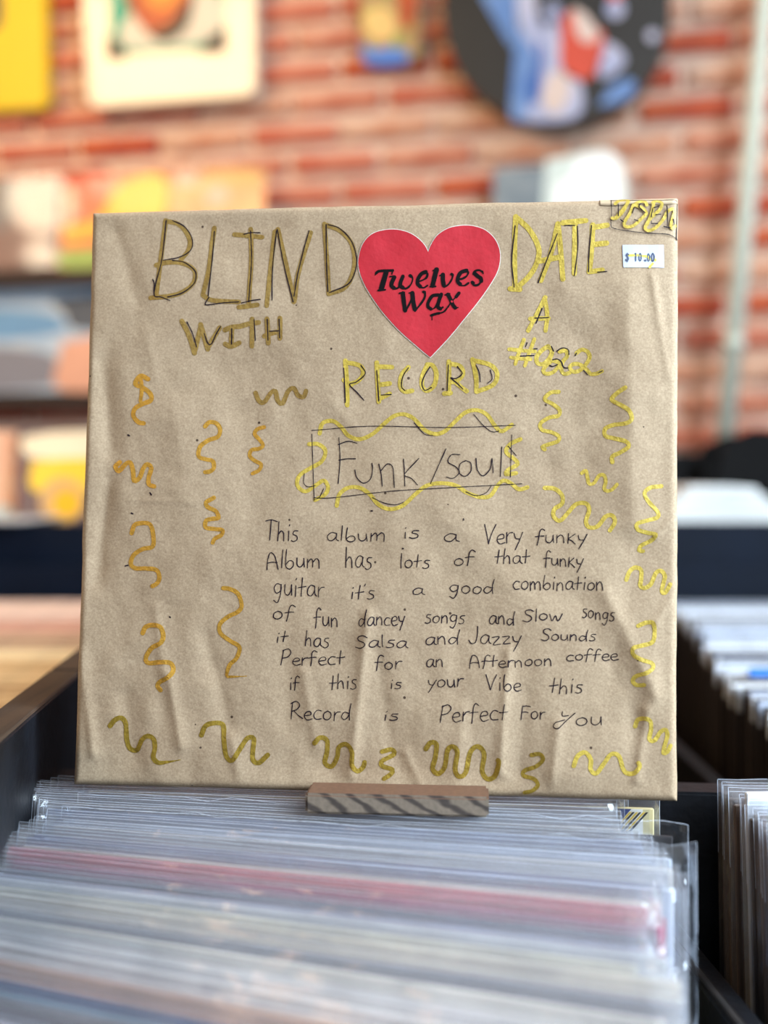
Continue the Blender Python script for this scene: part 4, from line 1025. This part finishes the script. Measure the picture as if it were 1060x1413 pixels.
letters = [
    [([(182, 358), (198, 346), (240, 342), (288, 341)], 17), ([(177, 368), (188, 345)], 8), ([(290, 336), (282, 364)], 9), ([(247, 350), (232, 400), (216, 456)], 33), ([(196, 468), (240, 464)], 12)],
    [([(298, 384), (283, 415), (280, 440), (296, 452)], 25), ([(270, 380), (296, 376)], 9), ([(290, 458), (320, 452), (340, 420), (350, 388)], 11), ([(352, 378), (338, 415), (336, 438), (352, 450)], 24), ([(348, 457), (380, 452), (405, 425), (414, 392), (405, 372)], 11), ([(398, 373), (404, 378)], 20)],
    [([(498, 350), (470, 362), (448, 395), (446, 425), (462, 442)], 24), ([(490, 352), (508, 362), (500, 388), (470, 405), (450, 410)], 12), ([(462, 447), (485, 450), (508, 436)], 12)],
    [([(566, 336), (553, 385), (541, 436)], 30), ([(545, 342), (575, 330)], 9), ([(524, 444), (560, 442)], 11)],
    [([(606, 368), (606, 400), (612, 436)], 27), ([(586, 374), (612, 364)], 9), ([(616, 446), (640, 430), (660, 402), (670, 372)], 11), ([(660, 364), (668, 368)], 18)],
    [([(756, 340), (722, 352), (702, 384), (700, 410), (716, 428)], 24), ([(746, 341), (766, 350), (758, 374), (730, 392), (706, 396)], 12), ([(716, 434), (742, 436), (768, 420)], 12)],
    [([(858, 352), (836, 338), (808, 346), (800, 364)], 12), ([(806, 358), (826, 376), (846, 390), (850, 408)], 25), ([(850, 408), (832, 430), (806, 434), (790, 420)], 13), ([(858, 345), (862, 362)], 9), ([(792, 414), (800, 420)], 20)],
    [([(352, 486), (358, 540), (366, 594)], 27), ([(368, 600), (396, 548), (412, 500)], 11), ([(412, 484), (418, 540), (428, 588)], 27), ([(428, 598), (462, 556), (490, 512), (492, 482)], 12), ([(330, 486), (362, 480)], 10), ([(392, 484), (420, 480)], 10), ([(482, 476), (490, 478)], 18)],
    [([(576, 496), (540, 502), (514, 540), (512, 570), (530, 584)], 21), ([(528, 590), (556, 575), (578, 535)], 11), ([(596, 492), (582, 530), (574, 570), (590, 584)], 23), ([(588, 588), (606, 574)], 10), ([(560, 494), (598, 490)], 9)],
    [([(638, 494), (652, 520), (668, 556), (684, 578)], 25), ([(620, 496), (650, 488)], 9), ([(680, 582), (702, 576)], 9)]]
for li in letters: glyph_all('black_letter', li)
glyph_all('tonearm_mark', [([(706, 488), (682, 516), (660, 540), (636, 575), (610, 604), (580, 610)], 9), ([(532, 625), (556, 617), (584, 611)], 17), ([(536, 628), (537, 654)], 6), ([(690, 508), (708, 484)], 22)])
strokes_mesh('red_pivot_dot', [[(661, 537), (663, 539)]], 13, M['red'], hs, .00066, 1, *CHt)

# ---- price label
pr = poly_mesh('price_label', [(858.5, 339.5), (915.5, 339), (916, 370.5), (859.5, 371)], M['price'], wr, .00030)
pr['label'] = 'pale blue price label reading $ 10.00'
P8 = lambda ks: [[(820 + a / 8.1538, 260 + b / 8.1538) for a, b in s] for s in ks]
strokes_mesh('price_digits', P8([[(382, 760), (365, 752), (355, 765), (368, 785), (382, 800), (375, 822), (358, 828), (350, 815)], [(367, 742), (368, 838)]]), 1.5, M['price_ink'], pr, .00048, 1)
for s_ in ([[(450, 755), (462, 745), (462, 832)]], [[(512, 745), (500, 765), (500, 815), (512, 832), (522, 812), (522, 765), (512, 745)]], [[(568, 822), (574, 826)]], [[(606, 748), (595, 768), (595, 815), (606, 832), (617, 812), (617, 768), (606, 748)]], [[(655, 742), (641, 765), (641, 812), (655, 832), (668, 812), (668, 768), (655, 742)]]):
    strokes_mesh('price_digits', P8(s_), 1.6 if s_[0][0][0] != 568 else 2.4, M['price_ink'], pr, .00048, 1)
strokes_mesh('yellow_mark', P8([[(392, 768), (480, 765), (590, 778)], [(610, 785), (625, 810)], [(655, 858), (618, 898)], [(680, 810), (684, 822)]]), 3.4, M['price_y'], pr, .00042, 1)

# ---- handwriting: single stroke alphabet, x in units of cap height, y up
GL = {
 'a': (.62, [[(.50, .50), (.28, .56), (.08, .35), (.10, .08), (.30, .02), (.48, .28), (.50, .50)], [(.50, .48), (.50, .12), (.62, .02)]]),
 'b': (.60, [[(.12, 1.0), (.08, .5), (.10, .12), (.30, -.02), (.50, .14), (.46, .38), (.28, .42), (.10, .22)]]),
 'c': (.52, [[(.46, .50), (.24, .54), (.06, .28), (.18, .03), (.48, .05)]]),
 'd': (.66, [[(.46, .40), (.22, .48), (.06, .22), (.20, .02), (.42, .18), (.52, .45)], [(.60, 1.0), (.50, .5), (.52, .0)]]),
 'e': (.52, [[(.08, .26), (.44, .34), (.38, .54), (.16, .48), (.06, .22), (.22, .00), (.50, .08)]]),
 'f': (.52, [[(.50, .88), (.34, 1.0), (.22, .80), (.18, .30), (.14, -.12)], [(.02, .46), (.26, .50), (.46, .50)]]),
 'g': (.60, [[(.48, .52), (.24, .56), (.08, .34), (.22, .12), (.46, .24), (.50, .52)], [(.50, .52), (.44, .0), (.26, -.34), (.06, -.22)]]),
 'h': (.60, [[(.12, 1.0), (.10, .5), (.08, .0)], [(.09, .30), (.28, .52), (.42, .40), (.46, .0)]]),
 'i': (.28, [[(.14, .50), (.13, .0)], [(.15, .78), (.17, .84)]]),
 'k': (.56, [[(.10, .62), (.09, .0)], [(.44, .60), (.12, .28), (.28, .18), (.50, -.04)]]),
 'l': (.26, [[(.12, 1.0), (.11, .5), (.12, .02)]]),
 'm': (.82, [[(.08, .52), (.09, .0)], [(.09, .32), (.26, .54), (.36, .40), (.37, .06)], [(.38, .34), (.56, .56), (.70, .44), (.72, .0)]]),
 'n': (.58, [[(.08, .52), (.08, .0)], [(.09, .32), (.28, .54), (.42, .40), (.46, .0)]]),
 'o': (.58, [[(.30, .54), (.10, .40), (.10, .12), (.30, .02), (.48, .20), (.46, .44), (.30, .54)]]),
 'r': (.44, [[(.10, .52), (.09, .0)], [(.10, .30), (.24, .50), (.42, .52)]]),
 's': (.48, [[(.42, .54), (.20, .54), (.14, .38), (.36, .26), (.38, .06), (.18, -.04), (.04, .02)]]),
 't': (.50, [[(.26, .90), (.22, .4), (.20, .0)], [(.02, .42), (.24, .44), (.48, .48)]]),
 'u': (.58, [[(.08, .52), (.10, .14), (.28, .02), (.44, .22), (.46, .52)], [(.46, .50), (.50, .02)]]),
 'w': (.78, [[(.04, .54), (.18, .04), (.36, .44), (.50, .04), (.74, .58)]]),
 'y': (.56, [[(.06, .52), (.14, .24), (.34, .20)], [(.52, .56), (.34, .10), (.14, -.36)]]),
 'z': (.54, [[(.06, .48), (.44, .50), (.12, .04), (.50, .06)]]),
 "'": (.16, [[(.10, 1.0), (.06, .84)]]),
 'T': (.72, [[(.0, .98), (.34, 1.04), (.74, .96)], [(.34, 1.02), (.32, .5), (.30, .0)]]),
 'A': (.72, [[(.04, -.02), (.08, .5), (.22, .98), (.44, .86), (.58, .40), (.64, .0)], [(.06, .36), (.32, .44), (.60, .40)]]),
 'V': (.70, [[(.04, 1.0), (.18, .5), (.30, .0)], [(.30, .0), (.44, .5), (.66, 1.0)]]),
 'S': (.62, [[(.60, .86), (.40, 1.0), (.16, .88), (.18, .62), (.44, .44), (.50, .18), (.28, -.02), (.02, .08)]]),
 'J': (.62, [[(.52, 1.04), (.50, .5), (.38, .06), (.16, .0), (.04, .2)]]),
 'P': (.66, [[(.14, .96), (.10, .5), (.06, -.02)], [(.10, .90), (.40, 1.02), (.58, .80), (.42, .52), (.12, .42)]]),
 'F': (.66, [[(.14, .96), (.10, .5), (.06, -.02)], [(.12, .92), (.40, .96), (.64, .90)], [(.10, .50), (.34, .54), (.52, .50)]]),
 'R': (.74, [[(.14, 1.0), (.10, .5), (.06, .0)], [(.06, .92), (.36, 1.06), (.54, .84), (.38, .56), (.14, .46)], [(.22, .48), (.46, .22), (.70, .02)]]),
 'Y': (.86, [[(.34, .98), (.36, .70), (.60, .72)], [(.86, .86), (.50, .34), (.20, -.12), (.02, -.02), (.10, .26), (.46, .44)]]),
 'K': (.60, [[(.10, .62), (.09, .0)], [(.50, .64), (.12, .28), (.28, .18), (.52, -.06)]]),
}
W_ = [  # text, x0, x1, baseline left, baseline right, cap height px
 ('This', 366, 412, 745, 748, 27), ('album', 450, 533, 747, 746, 20), ('is', 555, 580, 743, 743, 18), ('a', 611, 634, 748, 747, 20), ('Very', 667, 722, 750, 750, 26), ('fUnky', 738, 810, 749, 749, 21),
 ('Album', 368, 443, 785, 783, 25), ('has', 476, 514, 784, 784, 28), ('lots', 551, 594, 785, 782, 20), ('of', 625, 656, 780, 778, 19), ('that', 682, 732, 777, 778, 20), ('funky', 750, 805, 780, 783, 20),
 ('guitar', 377, 448, 822, 824, 28), ("it's", 483, 518, 826, 825, 20), ('a', 568, 586, 820, 820, 17), ('good', 619, 684, 819, 819, 20), ('combination', 707, 834, 814, 814, 21),
 ('of', 375, 407, 855, 853, 20), ('fun', 433, 468, 864, 864, 24), ('dancey', 494, 560, 864, 862, 22), ('songs', 586, 642, 860, 860, 20), ('and', 674, 712, 862, 862, 20), ('Slow', 721, 777, 857, 856, 17), ('songs', 803, 848, 852, 858, 19),
 ('it', 380, 398, 886, 885, 16), ('has', 420, 455, 892, 893, 22), ('Salsa', 490, 563, 893, 893, 18), ('and', 586, 635, 890, 888, 20), ('Jazzy', 646, 720, 889, 890, 22), ('Sounds', 746, 823, 884, 884, 16),
 ('Perfect', 386, 476, 918, 916, 20), ('for', 516, 555, 924, 924, 20), ('an', 587, 613, 920, 920, 19), ('Afternoon', 647, 763, 921, 919, 18), ('coffee', 780, 854, 912, 912, 16),
 ('if', 398, 414, 951, 951, 18), ('this', 454, 493, 951, 950, 22), ('is', 537, 555, 950, 950, 15), ('your', 589, 640, 949, 948, 20), ('Vibe', 670, 720, 952, 953, 21), ('this', 757, 805, 956, 956, 22),
 ('Record', 400, 486, 993, 994, 23), ('is', 527, 551, 995, 995, 15), ('Perfect', 606, 701, 996, 993, 24), ('For', 718, 753, 993, 992, 20), ('You', 763, 833, 1002, 1001, 22)]
for text, x0, x1, y0, y1, ch in W_:
    text = text.replace('U', 'u') if text != 'U' else text
    adv = sum(GL[c][0] for c in text); sx = (x1 - x0) / adv
    cur = x0; st = []
    for c in text:
        a, ss = GL[c]; jy = random.uniform(-1.0, 1.0); sy = ch * random.uniform(.93, 1.07); sl = random.uniform(-.02, .08)
        for s_ in ss:
            st.append([(cur + (p[0] + sl * p[1]) * sx + random.uniform(-.25, .25), y0 + (y1 - y0) * (cur - x0) / (x1 - x0) + jy - p[1] * sy + random.uniform(-.25, .25)) for p in s_])
        cur += a * sx
    o = strokes_mesh('pen_word', st, 1.32, M['pen'], wr, .00013, 1.6); o['label'] = 'handwritten word "%s" in thin dark pen' % text
# stray specks and pen dots
for sp in [[(176, 600), (178, 601)], [(207, 680), (209, 683)], [(181, 708), (183, 709)], [(640, 716), (640, 718)], [(512, 705), (514, 705)], [(172, 781), (176, 780)], [(234, 851), (235, 852)], [(556, 757), (557, 757)]]:
    strokes_mesh('pen_speck', [sp], 2.0, M['pen'], wr, .00013, 1)

# ------------------------------------------------------------------ wooden stand ledge holding it
# ledge lip in front of the paper, standing on a stem that goes down between the records
zl, zr_ = .5495, .5405
fl_, fr_ = at(421, 1095, zl), at(675, 1100.5, zr_ + .0015)
ang = math.atan2(fr_.y - fl_.y, fr_.x - fl_.x)
tilt = math.atan2(fr_.z - fl_.z, math.hypot(fr_.x - fl_.x, fr_.y - fl_.y))
st = thing('record_stand', 'small block of grey brown wood holding up the kraft wrapped record', 'stand', fl_, (0, -tilt, ang))
Lw = (fr_ - fl_).length; Dp = .0220; Hh = .0105
blk = box_me('wooden_ledge', 0, Lw, 0, Dp, -Hh, 0, .0013, 2)
blk.materials.append(M['ledge_front']); blk.materials.append(M['ledge_top'])
for p in blk.polygons: p.material_index = 1 if p.normal.z > .8 else 0
obj('wooden_ledge', blk, None, st)
obj('stem', box_me('stem', Lw * .35, Lw * .65, Dp, Dp + .004, -.20, -Hh * .4, .001), M['ledge_front'], st)

# pendant lamps behind the camera: real lamps that show as glare in the glossy covers on the left
def mirror_lamp(px, py, off, dist, rad, energy_col, strength, tb=LB):
    s, z = wall_st(px, py, off)
    nrm = Vector((WDIR.y, -WDIR.x, 0)); nn = (nrm * math.cos(tb) - Vector((0, 0, 1)) * math.sin(tb)).normalized()
    p = wall_o + WDIR * s + nrm * off; p.z = z
    d = (p - CAM).normalized(); r = d - 2 * d.dot(nn) * nn
    return p + r * dist
m_bulb = bpy.data.materials.new('warm_lamp_glow'); m_bulb.use_nodes = True
bn = m_bulb.node_tree.nodes; e_ = bn.new('ShaderNodeEmission'); e_.inputs[0].default_value = (1, .84, .58, 1); e_.inputs[1].default_value = 60
m_bulb.node_tree.links.new(e_.outputs[0], bn['Material Output'].inputs[0])
def pendant(label, p, r):
    t = thing('pendant_lamp', label, 'lamp', p)
    bm = bmesh.new(); bmesh.ops.create_uvsphere(bm, u_segments=20, v_segments=12, radius=r); me = bpy.data.meshes.new('bulb'); bm.to_mesh(me); bm.free()
    obj('bulb', me, m_bulb, t); obj('cord', tube_me('cord', [(0, 0, r), (0, 0, max(.3, 3.3 - p.z))], .004, 8), M['black_in'], t)
for lab, (px, py), dist, r in (('warm round pendant lamp hanging low behind the camera', (57, 353), 2.9, .075), ('large warm pendant lamp hanging higher behind the camera', (52, 272), 3.3, .17)):
    p = mirror_lamp(px, py, .10, dist, r, None, None)
    print('LAMP', lab, p)
    pendant(lab, p, r)
